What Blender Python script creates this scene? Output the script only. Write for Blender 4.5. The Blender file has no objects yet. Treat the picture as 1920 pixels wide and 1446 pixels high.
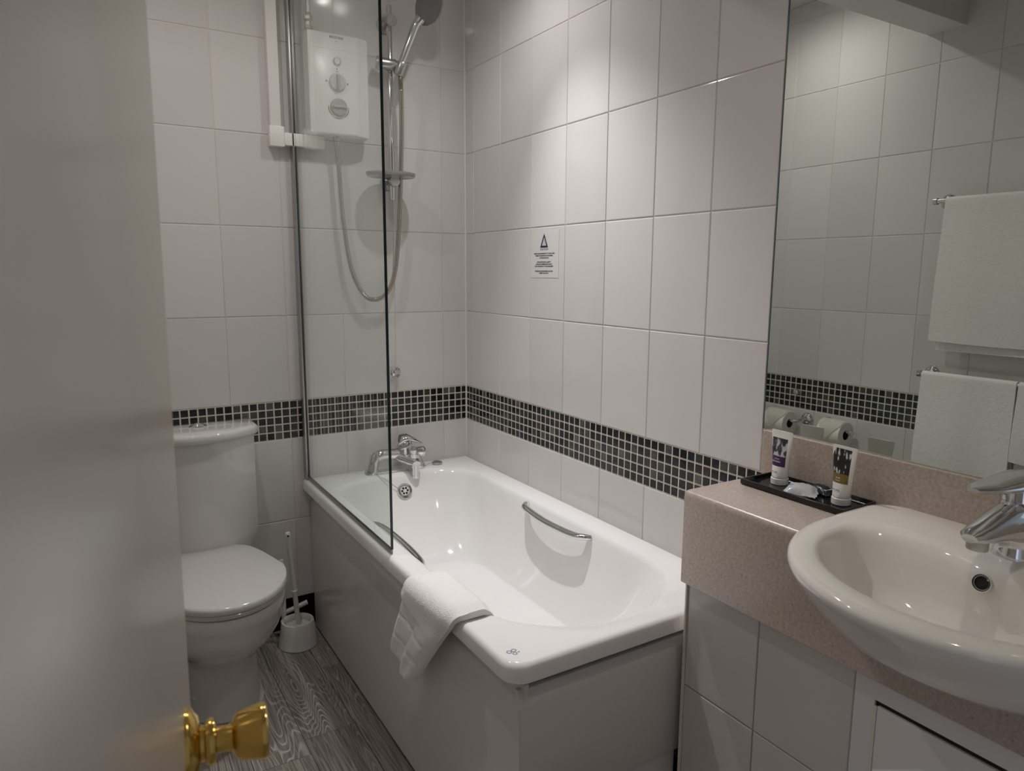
import bpy, bmesh, math, random
from mathutils import Vector, Matrix
random.seed(7)
S = bpy.context.scene
C = S.collection
PI = math.pi
R = math.radians

# ------------------------------------------------------------------ camera
cd = bpy.data.cameras.new('camera'); cam = bpy.data.objects.new('camera', cd); C.objects.link(cam)
S.camera = cam
FPX, PITCH, YAW, ROLL = 1328.4, -0.1585, 0.5475, 0.005
CAM = Vector((-1.3167, -2.5079, 1.3171))
_d = Vector((math.sin(YAW) * math.cos(PITCH), math.cos(YAW) * math.cos(PITCH), math.sin(PITCH)))
_r = Vector((math.cos(YAW), -math.sin(YAW), 0)); _u = _r.cross(_d)
_c, _s = math.cos(ROLL), math.sin(ROLL)
_r2, _u2 = _c * _r + _s * _u, -_s * _r + _c * _u
M = Matrix((_r2, _u2, -_d)).transposed().to_4x4(); M.translation = CAM
cam.matrix_world = M
cd.sensor_width = 36; cd.sensor_fit = 'HORIZONTAL'
cd.lens = 36 * FPX / 1920
cd.clip_start = 0.01
cd.dof.use_dof = True; cd.dof.focus_distance = 2.1; cd.dof.aperture_fstop = 10.0

# ------------------------------------------------------------------ render look, world, lamps
S.view_settings.view_transform = 'Standard'; S.view_settings.look = 'None'
S.view_settings.exposure = -0.09; S.view_settings.gamma = 1.0
S.view_settings.use_curve_mapping = False
S.cycles.use_denoising = True
S.cycles.max_bounces = 12; S.cycles.diffuse_bounces = 8; S.cycles.glossy_bounces = 6
S.cycles.transparent_max_bounces = 16
S.cycles.caustics_reflective = True; S.cycles.blur_glossy = 1.0; S.cycles.caustics_refractive = False
S.cycles.sample_clamp_indirect = 4.0

W = bpy.data.worlds.new('world'); S.world = W; W.use_nodes = True
W.node_tree.nodes['Background'].inputs['Color'].default_value = (0.62, 0.72, 0.9, 1)
W.node_tree.nodes['Background'].inputs['Strength'].default_value = 1.0

CEIL = 2.425
FITTINGS = [(-0.35, -0.61), (-1.04, -0.61), (-0.45, -2.02)]
LAMPS = [  # fitting, watts, colour, cone, aim: each fitting throws a tight core and a weak wide spill
    (0, 78.0, (0.985, 0.97, 1.0), 76, (-0.385, -1.02, 0.5)),
    (0, 13.5, (0.995, 0.965, 0.985), 142, (-0.35, -0.61, 0.0)),
    (1, 4.0, (1.0, 0.95, 0.925), 88, (-1.04, -0.70, 0.0)),
    (1, 11.5, (1.0, 0.95, 0.925), 165, (-1.04, -0.61, 0.0)),
    (2, 8.5, (1.0, 0.90, 0.80), 155, (-0.50, -2.02, 0.0)),
]
for f_, p, col, cone, tgt in LAMPS:
    ld = bpy.data.lights.new('downlight_beam', 'SPOT')
    ld.energy = p; ld.color = col; ld.spot_size = R(cone); ld.spot_blend = 1.0; ld.shadow_soft_size = 0.018
    lo = bpy.data.objects.new('downlight_beam', ld); C.objects.link(lo)
    lo.location = (*FITTINGS[f_], CEIL - 0.012)
    lo.rotation_euler = (Vector(tgt) - lo.location).to_track_quat('-Z', 'Y').to_euler()

# ------------------------------------------------------------------ materials
def nt(name):
    m = bpy.data.materials.new(name); m.use_nodes = True
    n = m.node_tree.nodes; l = m.node_tree.links
    return m, n, l, n['Principled BSDF']

def simple(name, col, rough=0.4, metal=0.0, coat=0.0, bump=None, spec=0.5, sheen=0.0):
    m, n, l, b = nt(name)
    b.inputs['Base Color'].default_value = (*col, 1)
    b.inputs['Roughness'].default_value = rough
    b.inputs['Metallic'].default_value = metal
    b.inputs['Coat Weight'].default_value = coat
    b.inputs['Coat Roughness'].default_value = 0.05
    b.inputs['Specular IOR Level'].default_value = spec
    b.inputs['Sheen Weight'].default_value = sheen
    tc = n.new('ShaderNodeTexCoord')
    if bump:
        sc, st, dist = bump
        tx = n.new('ShaderNodeTexNoise'); tx.inputs['Scale'].default_value = sc; tx.inputs['Detail'].default_value = 3
        bp = n.new('ShaderNodeBump'); bp.inputs['Strength'].default_value = st; bp.inputs['Distance'].default_value = dist
        l.new(tc.outputs['Object'], tx.inputs['Vector']); l.new(tx.outputs['Fac'], bp.inputs['Height'])
        l.new(bp.outputs['Normal'], b.inputs['Normal'])
    return m

def rampnode(n, stops, interp='LINEAR'):
    r = n.new('ShaderNodeValToRGB'); r.color_ramp.interpolation = interp
    e = r.color_ramp.elements
    while len(e) > len(stops): e.remove(e[-1])
    while len(e) < len(stops): e.new(0.5)
    for k, (p, c) in zip(e, stops): k.position = p; k.color = (*c, 1)
    return r

def tile_material():
    m, n, l, b = nt('glazed_white_tile')
    oi = n.new('ShaderNodeObjectInfo')
    r = rampnode(n, [(0, (0.65, 0.62, 0.603)), (1, (0.705, 0.675, 0.658))])
    l.new(oi.outputs['Random'], r.inputs['Fac']); l.new(r.outputs['Color'], b.inputs['Base Color'])
    b.inputs['Roughness'].default_value = 0.10
    tc = n.new('ShaderNodeTexCoord'); ad = n.new('ShaderNodeVectorMath'); ad.operation = 'ADD'
    l.new(tc.outputs['Object'], ad.inputs[0]); l.new(oi.outputs['Location'], ad.inputs[1])
    tx = n.new('ShaderNodeTexNoise'); tx.inputs['Scale'].default_value = 9; tx.inputs['Detail'].default_value = 1
    bp = n.new('ShaderNodeBump'); bp.inputs['Strength'].default_value = 0.22; bp.inputs['Distance'].default_value = 0.004
    l.new(ad.outputs[0], tx.inputs['Vector']); l.new(tx.outputs['Fac'], bp.inputs['Height']); l.new(bp.outputs['Normal'], b.inputs['Normal'])
    return m

def mosaic_material():
    m, n, l, b = nt('dark_glass_mosaic')
    oi = n.new('ShaderNodeObjectInfo')
    r = rampnode(n, [(0, (0.008, 0.008, 0.010)), (0.22, (0.016, 0.016, 0.021)), (0.40, (0.010, 0.011, 0.017)), (0.54, (0.030, 0.030, 0.034)),
                     (0.66, (0.018, 0.021, 0.036)), (0.76, (0.048, 0.042, 0.036)), (0.84, (0.075, 0.073, 0.068)), (0.90, (0.035, 0.022, 0.020)), (0.95, (0.105, 0.10, 0.088))], 'CONSTANT')
    l.new(oi.outputs['Random'], r.inputs['Fac'])
    tc = n.new('ShaderNodeTexCoord'); ad = n.new('ShaderNodeVectorMath'); ad.operation = 'ADD'
    l.new(tc.outputs['Object'], ad.inputs[0]); l.new(oi.outputs['Location'], ad.inputs[1])
    tx = n.new('ShaderNodeTexNoise'); tx.inputs['Scale'].default_value = 90; tx.inputs['Detail'].default_value = 2
    l.new(ad.outputs[0], tx.inputs['Vector'])
    mx = n.new('ShaderNodeMixRGB'); mx.blend_type = 'MULTIPLY'; mx.inputs['Fac'].default_value = 0.6
    r2 = rampnode(n, [(0.3, (0.55, 0.55, 0.55)), (0.7, (1.25, 1.25, 1.25))])
    l.new(tx.outputs['Fac'], r2.inputs['Fac']); l.new(r.outputs['Color'], mx.inputs[1]); l.new(r2.outputs['Color'], mx.inputs[2])
    l.new(mx.outputs['Color'], b.inputs['Base Color'])
    b.inputs['Roughness'].default_value = 0.14
    return m

def wood_material():
    m, n, l, b = nt('grey_limed_oak_vinyl')
    tc = n.new('ShaderNodeTexCoord'); oi = n.new('ShaderNodeObjectInfo')
    mp = n.new('ShaderNodeMapping'); mp.inputs['Scale'].default_value = (1.0, 0.13, 1.0)
    l.new(tc.outputs['Object'], mp.inputs['Vector'])
    mul = n.new('ShaderNodeMath'); mul.operation = 'MULTIPLY'; mul.inputs[1].default_value = 37.0
    l.new(oi.outputs['Random'], mul.inputs[0])
    ad = n.new('ShaderNodeVectorMath'); ad.operation = 'ADD'
    l.new(mp.outputs[0], ad.inputs[0]); l.new(mul.outputs[0], ad.inputs[1])
    t1 = n.new('ShaderNodeTexNoise'); t1.inputs['Scale'].default_value = 11.0; t1.inputs['Detail'].default_value = 1.6; t1.inputs['Roughness'].default_value = 0.4
    l.new(ad.outputs[0], t1.inputs['Vector'])
    m1 = n.new('ShaderNodeMath'); m1.operation = 'MULTIPLY'; m1.inputs[1].default_value = 230
    l.new(t1.outputs['Fac'], m1.inputs[0])
    sn = n.new('ShaderNodeMath'); sn.operation = 'SINE'; l.new(m1.outputs[0], sn.inputs[0])
    rg = n.new('ShaderNodeMapRange'); rg.inputs[1].default_value = 0.5; rg.inputs[2].default_value = 1.0
    l.new(sn.outputs[0], rg.inputs[0])
    # where the bold figure shows
    t2 = n.new('ShaderNodeTexNoise'); t2.inputs['Scale'].default_value = 9; t2.inputs['Detail'].default_value = 2
    l.new(ad.outputs[0], t2.inputs['Vector'])
    rg2 = n.new('ShaderNodeMapRange'); rg2.inputs[1].default_value = 0.40; rg2.inputs[2].default_value = 0.62; rg2.inputs[3].default_value = 0.25
    l.new(t2.outputs['Fac'], rg2.inputs[0])
    mm = n.new('ShaderNodeMath'); mm.operation = 'MULTIPLY'; l.new(rg.outputs[0], mm.inputs[0]); l.new(rg2.outputs[0], mm.inputs[1])
    # fine streaks
    mp3 = n.new('ShaderNodeMapping'); mp3.inputs['Scale'].default_value = (1.0, 0.03, 1.0)
    l.new(tc.outputs['Object'], mp3.inputs['Vector'])
    t3 = n.new('ShaderNodeTexNoise'); t3.inputs['Scale'].default_value = 190; t3.inputs['Detail'].default_value = 3
    l.new(mp3.outputs[0], t3.inputs['Vector'])
    r3 = rampnode(n, [(0.41, (0.185, 0.160, 0.138)), (0.59, (0.345, 0.305, 0.270))])
    l.new(t3.outputs['Fac'], r3.inputs['Fac'])
    mx = n.new('ShaderNodeMixRGB'); mx.inputs[2].default_value = (0.60, 0.555, 0.51, 1)
    l.new(mm.outputs[0], mx.inputs['Fac']); l.new(r3.outputs['Color'], mx.inputs[1])
    tint = rampnode(n, [(0, (0.82, 0.80, 0.80)), (1, (1.12, 1.12, 1.12))])
    l.new(oi.outputs['Random'], tint.inputs['Fac'])
    mt = n.new('ShaderNodeMixRGB'); mt.blend_type = 'MULTIPLY'; mt.inputs['Fac'].default_value = 1
    l.new(mx.outputs[0], mt.inputs[1]); l.new(tint.outputs['Color'], mt.inputs[2])
    l.new(mt.outputs[0], b.inputs['Base Color'])
    b.inputs['Roughness'].default_value = 0.42
    bp = n.new('ShaderNodeBump'); bp.inputs['Strength'].default_value = 0.25; bp.inputs['Distance'].default_value = 0.0006
    l.new(mm.outputs[0], bp.inputs['Height']); l.new(bp.outputs['Normal'], b.inputs['Normal'])
    return m

def stone_material():
    m, n, l, b = nt('speckled_beige_stone')
    tc = n.new('ShaderNodeTexCoord')
    t = n.new('ShaderNodeTexNoise'); t.inputs['Scale'].default_value = 160; t.inputs['Detail'].default_value = 2
    l.new(tc.outputs['Object'], t.inputs['Vector'])
    r = rampnode(n, [(0.30, (0.40, 0.325, 0.275)), (0.5, (0.455, 0.375, 0.32)), (0.7, (0.52, 0.44, 0.385))])
    l.new(t.outputs['Fac'], r.inputs['Fac'])
    last = r.outputs['Color']
    for sc, th, col in ((75, 0.15, (0.60, 0.53, 0.465)), (95, 0.13, (0.20, 0.145, 0.115)), (130, 0.13, (0.57, 0.49, 0.42))):
        v = n.new('ShaderNodeTexVoronoi'); v.inputs['Scale'].default_value = sc
        l.new(tc.outputs['Object'], v.inputs['Vector'])
        lt = n.new('ShaderNodeMapRange'); lt.inputs[1].default_value = th; lt.inputs[2].default_value = th + 0.10; lt.inputs[3].default_value = 0.75; lt.inputs[4].default_value = 0
        l.new(v.outputs['Distance'], lt.inputs[0])
        # only some of the cells
        sp = n.new('ShaderNodeSeparateColor'); l.new(v.outputs['Color'], sp.inputs[0])
        gt = n.new('ShaderNodeMath'); gt.operation = 'GREATER_THAN'; gt.inputs[1].default_value = 0.66
        l.new(sp.outputs[0], gt.inputs[0])
        ml = n.new('ShaderNodeMath'); ml.operation = 'MULTIPLY'; l.new(lt.outputs[0], ml.inputs[0]); l.new(gt.outputs[0], ml.inputs[1])
        mx = n.new('ShaderNodeMixRGB'); mx.inputs[2].default_value = (*col, 1)
        l.new(ml.outputs[0], mx.inputs['Fac']); l.new(last, mx.inputs[1]); last = mx.outputs['Color']
    l.new(last, b.inputs['Base Color']); b.inputs['Roughness'].default_value = 0.28
    return m

def glass_material():
    m = bpy.data.materials.new('clear_screen_glass'); m.use_nodes = True
    n = m.node_tree.nodes; l = m.node_tree.links
    n.remove(n['Principled BSDF']); out = n['Material Output']
    tr = n.new('ShaderNodeBsdfTransparent'); tr.inputs['Color'].default_value = (0.93, 0.965, 0.945, 1)
    gl = n.new('ShaderNodeBsdfGlossy'); gl.inputs['Roughness'].default_value = 0.0; gl.inputs['Color'].default_value = (1, 1, 1, 1)
    lw = n.new('ShaderNodeLayerWeight')
    pw = n.new('ShaderNodeMath'); pw.operation = 'POWER'; pw.inputs[1].default_value = 5.0; l.new(lw.outputs['Facing'], pw.inputs[0])
    fr = n.new('ShaderNodeMath'); fr.operation = 'MULTIPLY_ADD'; fr.inputs[1].default_value = 0.96; fr.inputs[2].default_value = 0.04
    l.new(pw.outputs[0], fr.inputs[0])
    mx = n.new('ShaderNodeMixShader')
    l.new(fr.outputs[0], mx.inputs[0]); l.new(tr.outputs[0], mx.inputs[1]); l.new(gl.outputs[0], mx.inputs[2])
    l.new(mx.outputs[0], out.inputs['Surface'])
    return m

def emit(name, col, st):
    m = bpy.data.materials.new(name); m.use_nodes = True
    n = m.node_tree.nodes; l = m.node_tree.links; n.remove(n['Principled BSDF'])
    e = n.new('ShaderNodeEmission'); e.inputs['Color'].default_value = (*col, 1); e.inputs['Strength'].default_value = st
    l.new(e.outputs[0], n['Material Output'].inputs['Surface'])
    return m

def cloth_material(name, col):
    m, n, l, b = nt(name)
    tc = n.new('ShaderNodeTexCoord')
    t = n.new('ShaderNodeTexNoise'); t.inputs['Scale'].default_value = 420; t.inputs['Detail'].default_value = 3
    t2 = n.new('ShaderNodeTexNoise'); t2.inputs['Scale'].default_value = 60; t2.inputs['Detail'].default_value = 2
    l.new(tc.outputs['Object'], t.inputs['Vector']); l.new(tc.outputs['Object'], t2.inputs['Vector'])
    a = n.new('ShaderNodeMath'); a.operation = 'ADD'; l.new(t.outputs['Fac'], a.inputs[0]); l.new(t2.outputs['Fac'], a.inputs[1])
    bp = n.new('ShaderNodeBump'); bp.inputs['Strength'].default_value = 0.6; bp.inputs['Distance'].default_value = 0.0028
    l.new(a.outputs[0], bp.inputs['Height']); l.new(bp.outputs['Normal'], b.inputs['Normal'])
    b.inputs['Base Color'].default_value = (*col, 1); b.inputs['Roughness'].default_value = 0.95
    b.inputs['Sheen Weight'].default_value = 0.3; b.inputs['Specular IOR Level'].default_value = 0.1
    return m

def tube_label(name, stops, photo):
    """printed wrap: bands by height, the upper band a grainy black-and-white print"""
    m, n, l, b = nt(name)
    tc = n.new('ShaderNodeTexCoord'); sp = n.new('ShaderNodeSeparateXYZ'); l.new(tc.outputs['Object'], sp.inputs[0])
    mr = n.new('ShaderNodeMapRange'); mr.inputs[1].default_value = 0.0; mr.inputs[2].default_value = 0.115
    l.new(sp.outputs['Z'], mr.inputs[0])
    r = rampnode(n, stops, 'CONSTANT'); l.new(mr.outputs[0], r.inputs['Fac'])
    mp = n.new('ShaderNodeMapping'); mp.inputs['Scale'].default_value = photo[0]; mp.inputs['Location'].default_value = photo[3]
    l.new(tc.outputs['Object'], mp.inputs['Vector'])
    t = n.new('ShaderNodeTexNoise'); t.inputs['Scale'].default_value = 1.0; t.inputs['Detail'].default_value = 2
    l.new(mp.outputs[0], t.inputs['Vector'])
    r2 = rampnode(n, photo[1]); l.new(t.outputs['Fac'], r2.inputs['Fac'])
    lo = n.new('ShaderNodeMath'); lo.operation = 'GREATER_THAN'; lo.inputs[1].default_value = photo[2][0]; l.new(mr.outputs[0], lo.inputs[0])
    hi = n.new('ShaderNodeMath'); hi.operation = 'LESS_THAN'; hi.inputs[1].default_value = photo[2][1]; l.new(mr.outputs[0], hi.inputs[0])
    ml = n.new('ShaderNodeMath'); ml.operation = 'MULTIPLY'; l.new(lo.outputs[0], ml.inputs[0]); l.new(hi.outputs[0], ml.inputs[1])
    mx = n.new('ShaderNodeMixRGB'); l.new(ml.outputs[0], mx.inputs['Fac']); l.new(r.outputs['Color'], mx.inputs[1]); l.new(r2.outputs['Color'], mx.inputs[2])
    fy = n.new('ShaderNodeMath'); fy.operation = 'LESS_THAN'; fy.inputs[1].default_value = -0.0008; l.new(sp.outputs['Y'], fy.inputs[0])
    fx = n.new('ShaderNodeMath'); fx.operation = 'LESS_THAN'; fx.inputs[1].default_value = 0.0165; l.new(sp.outputs['X'], fx.inputs[0])
    fr = n.new('ShaderNodeMath'); fr.operation = 'MULTIPLY'; l.new(fy.outputs[0], fr.inputs[0]); l.new(fx.outputs[0], fr.inputs[1])
    fm = n.new('ShaderNodeMixRGB'); fm.inputs[1].default_value = (.80, .78, .72, 1); l.new(fr.outputs[0], fm.inputs['Fac']); l.new(mx.outputs['Color'], fm.inputs[2])
    l.new(fm.outputs['Color'], b.inputs['Base Color']); b.inputs['Roughness'].default_value = 0.4
    return m

TILE = tile_material(); MOSAIC = mosaic_material(); WOOD = wood_material(); STONE = stone_material()
GLASS = glass_material()
GLASS_EDGE = simple('glass_edge', (0.006, 0.022, 0.028), 0.15)
GROUT = simple('tile_grout', (0.71, 0.65, 0.585), 0.9, bump=(300, 0.3, 0.001))
MGROUT = simple('mosaic_grout', (0.74, 0.69, 0.60), 0.9, bump=(300, 0.3, 0.001))
PAINT = simple('white_ceiling_paint', (0.72, 0.70, 0.67), 0.7, bump=(60, 0.15, 0.001))
DOORP = simple('satin_door_paint', (0.66, 0.61, 0.56), 0.24, bump=(40, 0.06, 0.001))
ACRYL = simple('white_bath_acrylic', (0.86, 0.845, 0.83), 0.08, coat=0.3, bump=(8, 0.03, 0.003))
PANEL = simple('bath_panel_plastic', (0.70, 0.665, 0.635), 0.16, bump=(5, 0.05, 0.004))
CERAM = simple('white_ceramic', (0.70, 0.68, 0.655), 0.07, coat=0.3, bump=(10, 0.02, 0.003))
CREAM = simple('cream_ceramic', (0.83, 0.79, 0.735), 0.07, coat=0.3, bump=(10, 0.02, 0.003))
SEATP = simple('white_seat_plastic', (0.60, 0.575, 0.55), 0.14, bump=(10, 0.02, 0.003))
WPLAST = simple('white_plastic', (0.77, 0.75, 0.73), 0.3, bump=(30, 0.05, 0.001))
TRUNKP = simple('trunking_plastic', (0.80, 0.765, 0.73), 0.35, bump=(30, 0.05, 0.001))
GPLAST = simple('grey_dial_plastic', (0.36, 0.355, 0.35), 0.3, bump=(30, 0.05, 0.001))
CHROME = simple('polished_chrome', (0.74, 0.74, 0.75), 0.07, 1.0, bump=(14, 0.02, 0.002))
SATIN = simple('dull_chrome', (0.50, 0.49, 0.48), 0.30, 1.0, bump=(40, 0.05, 0.001))
HOSEM = simple('ribbed_steel', (0.50, 0.465, 0.42), 0.27, 1.0, bump=(40, 0.03, 0.001))
BRASS = simple('polished_brass', (0.70, 0.47, 0.13), 0.14, 1.0, bump=(25, 0.06, 0.002))
BLACKP = simple('black_gloss_plastic', (0.008, 0.008, 0.009), 0.12, bump=(30, 0.03, 0.001))
LPLAST = simple('light_dial_plastic', (0.55, 0.54, 0.53), 0.25, bump=(30, 0.05, 0.001))
SPRAY = simple('grey_spray_rubber', (0.16, 0.155, 0.15), 0.4, bump=(200, 0.4, 0.001))
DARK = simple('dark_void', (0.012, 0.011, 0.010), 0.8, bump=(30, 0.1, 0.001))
SMOKE = simple('smoked_dish_plastic', (0.33, 0.32, 0.31), 0.2, bump=(30, 0.03, 0.001))
SEAL = simple('clear_grey_seal', (0.33, 0.31, 0.29), 0.35, bump=(30, 0.05, 0.001))
SILIC = simple('white_silicone', (0.78, 0.73, 0.66), 0.5, bump=(60, 0.1, 0.001))
TOWEL = cloth_material('white_terry', (0.90, 0.885, 0.865))
TOWEL2 = cloth_material('white_bath_towel', (0.88, 0.86, 0.82))
PAPER = simple('white_tissue', (0.82, 0.80, 0.74), 0.95, bump=(120, 0.3, 0.001))
MIRROR = simple('silvered_mirror', (0.70, 0.745, 0.715), 0.0, 1.0)
MEDGE = simple('mirror_edge', (0.07, 0.085, 0.08), 0.25, bump=(30, 0.02, 0.001))
INKB = simple('navy_ink', (0.012, 0.013, 0.06), 0.6)
INKG = simple('grey_ink', (0.08, 0.085, 0.09), 0.6)
INKR = simple('red_ink', (0.35, 0.03, 0.06), 0.6)
INKS = simple('blue_grey_ink', (0.20, 0.27, 0.33), 0.6)
WHITE_INK = simple('white_ink', (0.8, 0.8, 0.8), 0.6)
STICK = simple('sticker_vinyl', (0.685, 0.655, 0.635), 0.22)
FOIL = simple('white_foil_wrap', (0.82, 0.83, 0.84), 0.22, bump=(90, 0.4, 0.002))
FOILD = simple('dark_foil_wrap', (0.05, 0.055, 0.065), 0.25, bump=(90, 0.5, 0.002))
BLUEP = simple('pale_blue_print', (0.36, 0.50, 0.62), 0.35)
COPPER = simple('tarnished_pipe', (0.33, 0.27, 0.22), 0.3, 1.0, bump=(60, 0.2, 0.001))
COREM = simple('card_core', (0.05, 0.045, 0.04), 0.8)
LENS = emit('lamp_lens', (1.0, 0.96, 0.90), 80)
LENSW = emit('warm_lamp_lens', (1.0, 0.82, 0.55), 40)

# ------------------------------------------------------------------ mesh helpers
def obj(name, bm, mat, parent=None, smooth=40, kind=None, label=None):
    me = bpy.data.meshes.new(name)
    bmesh.ops.recalc_face_normals(bm, faces=bm.faces)
    bm.to_mesh(me); bm.free()
    for m in (mat if isinstance(mat, (list, tuple)) else [mat]): me.materials.append(m)
    if smooth:
        for p in me.polygons: p.use_smooth = True
        me.set_sharp_from_angle(angle=R(smooth))
    o = bpy.data.objects.new(name, me); C.objects.link(o)
    if parent is not None:
        o.parent = parent
        o.matrix_parent_inverse = Matrix.Translation(-wloc(parent))
    if kind: o['kind'] = kind
    if label: o['label'] = label
    return o

def wloc(o):
    v = Vector((0, 0, 0))
    while o is not None:
        v = v + o.location if not o.get('_w') else v + o.location
        if o.parent is not None and o.get('kept') is None:
            return v  # parts keep world coordinates
        o = o.parent
    return v

def thing(name, label, cat, loc=(0, 0, 0), group=None):
    o = bpy.data.objects.new(name, None); C.objects.link(o)
    o.location = loc; o.empty_display_size = 0.05
    o['label'] = label; o['category'] = cat
    if group: o['group'] = group
    return o

def tag(o, label, cat, group=None):
    o['label'] = label; o['category'] = cat
    if group: o['group'] = group
    return o

def box(bm, x0, x1, y0, y1, z0, z1, bev=0, seg=2, edges=None):
    r = bmesh.ops.create_cube(bm, size=1)
    for v in r['verts']:
        v.co = Vector((x0 + (v.co.x + .5) * (x1 - x0), y0 + (v.co.y + .5) * (y1 - y0), z0 + (v.co.z + .5) * (z1 - z0)))
    es = list({e for v in r['verts'] for e in v.link_edges})
    if edges: es = [e for e in es if edges((e.verts[0].co + e.verts[1].co) / 2)]
    if bev: bmesh.ops.bevel(bm, geom=es, offset=bev, segments=seg, affect='EDGES', profile=0.5)
    return bm

def BX(*a, **k): return box(bmesh.new(), *a, **k)

def loft(bm, loops, cap0=True, cap1=True):
    rings = [[bm.verts.new(p) for p in L] for L in loops]
    n = len(rings[0])
    fs = []
    for a, b in zip(rings, rings[1:]):
        for i in range(n):
            j = (i + 1) % n
            try: fs.append(bm.faces.new((a[i], a[j], b[j], b[i])))
            except ValueError: pass
    if cap0: fs.append(bm.faces.new(rings[0]))
    if cap1: fs.append(bm.faces.new(list(reversed(rings[-1]))))
    return fs

def frame_of(d):
    d = Vector(d).normalized()
    a = Vector((0, 0, 1)) if abs(d.z) < 0.9 else Vector((1, 0, 0))
    u = a.cross(d).normalized(); v = d.cross(u)
    return u, v, d

def lathe(bm, prof, org, axis=(0, 0, 1), n=32, cap0=True, cap1=True):
    """prof: (radius, along) pairs"""
    u, v, d = frame_of(axis); org = Vector(org)
    loops = []
    for r, h in prof:
        r = max(r, 1e-4)
        loops.append([org + d * h + (u * math.cos(2 * PI * i / n) + v * math.sin(2 * PI * i / n)) * r for i in range(n)])
    return loft(bm, loops, cap0, cap1)

def catmull(pts, k=8):
    P = [Vector(p) for p in pts]; out = []
    Q = [P[0] * 2 - P[1]] + P + [P[-1] * 2 - P[-2]]
    for i in range(1, len(Q) - 2):
        a, b, c, d = Q[i - 1:i + 3]
        for j in range(k):
            t = j / k
            out.append(0.5 * ((2 * b) + (c - a) * t + (2 * a - 5 * b + 4 * c - d) * t * t + (3 * b - a - 3 * c + d) * t ** 3))
    out.append(P[-1]); return out

def tube(bm, pts, rad, n=12, caps=True, squash=None):
    pts = [Vector(p) for p in pts]; m = len(pts)
    rr = rad if callable(rad) else (lambda t: rad)
    tang = []
    for i in range(m):
        a = pts[max(0, i - 1)]; b = pts[min(m - 1, i + 1)]; tang.append((b - a).normalized())
    u, v, _ = frame_of(tang[0]); loops = []
    for i in range(m):
        t = tang[i]
        u = (u - t * u.dot(t)).normalized(); v = t.cross(u)
        r = rr(i / max(1, m - 1))
        ru, rv = (r, r) if not isinstance(r, tuple) else r
        loops.append([pts[i] + u * math.cos(2 * PI * k / n) * ru + v * math.sin(2 * PI * k / n) * rv for k in range(n)])
    return loft(bm, loops, caps, caps)

def rrect(x0, x1, y0, y1, rad, z, n=10):
    """rounded rectangle, counter-clockwise, rad: 4 x (rx, ry) for corners (x1,y1),(x0,y1),(x0,y0),(x1,y0)"""
    cs = [(x1, y1, -1, -1, 0), (x0, y1, 1, -1, 1), (x0, y0, 1, 1, 2), (x1, y0, -1, 1, 3)]
    out = []
    for (x, y, sx, sy, q), (rx, ry) in zip(cs, rad):
        cx, cy = x + sx * rx, y + sy * ry
        for i in range(n):
            t = q * PI / 2 + PI / 2 * i / (n - 1)
            out.append(Vector((cx + rx * math.cos(t), cy + ry * math.sin(t), z)))
    return out

def egg(cx, hw, yf, yc, yb, hb, z, n=64, e=4.0):
    out = []
    for i in range(n):
        t = 2 * PI * i / n; c, s = math.cos(t), math.sin(t)
        if s < 0:
            out.append(Vector((cx + hw * c, yc + (yc - yf) * s, z)))
        else:
            k = abs(s) ** (2 / e); x = math.copysign(abs(c) ** (2 / e), c)
            out.append(Vector((cx + x * (hw + (hb - hw) * k), yc + (yb - yc) * k, z)))
    return out

def text(body, size, mat, org, right, up, parent, name='lettering', align='CENTER', bold=0.0, sx=1.0):
    c = bpy.data.curves.new(name, 'FONT'); c.body = body; c.size = size; c.align_x = align; c.align_y = 'CENTER'
    c.extrude = 0.0001; c.offset = bold; c.resolution_u = 3; c.materials.append(mat)
    c.space_character = 1.05
    tmp = bpy.data.objects.new(name, c); C.objects.link(tmp)
    me = bpy.data.meshes.new_from_object(tmp.evaluated_get(bpy.context.evaluated_depsgraph_get()))
    bpy.data.objects.remove(tmp); me.name = name
    o = bpy.data.objects.new(name, me); C.objects.link(o); o['kind'] = 'stuff'
    r = Vector(right).normalized(); u = Vector(up).normalized(); nrm = r.cross(u)
    Mx = Matrix((r, u, nrm)).transposed().to_4x4() @ Matrix.Diagonal((sx, 1, 1, 1)); Mx.translation = Vector(org)
    o.parent = parent; o.matrix_parent_inverse = Matrix.Translation(-wloc(parent)); o.matrix_basis = Mx
    return o

# ------------------------------------------------------------------ room shell
TW, TH = 0.2, 0.298
XL = -1.39                      # tiled left wall
YF = -2.62                      # wall with the doorway
GAP = 0.0024; TT = 0.007
Z_C = 1.165
ROWS = [(Z_C + k * TH, Z_C + (k + 1) * TH) for k in range(-1, 5)]     # above the mosaic band
MZ1, MZ0 = Z_C - TH, 0.731
ROWS_LOW = [(MZ0 - TH, MZ0), (MZ0 - 2 * TH, MZ0 - TH)]
tile_cache = {}
def tile_mesh(w, h, t=TT, ch=0.0022, mat=None, name='tile'):
    key = (round(w, 4), round(h, 4), t, name)
    if key in tile_cache: return tile_cache[key]
    bm = bmesh.new()
    a, b = w / 2, h / 2
    L = [[Vector((sx * (a - i), sy * (b - i), z)) for sx, sy in ((1, 1), (-1, 1), (-1, -1), (1, -1))] for i, z in ((0, 0), (0, t - ch * .8), (ch * .35, t - ch * .25), (ch, t))]
    loft(bm, L, False, True)
    bmesh.ops.recalc_face_normals(bm, faces=bm.faces)
    me = bpy.data.meshes.new(name); bm.to_mesh(me); bm.free(); me.materials.append(mat or TILE)
    tile_cache[key] = me
    return me

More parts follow.
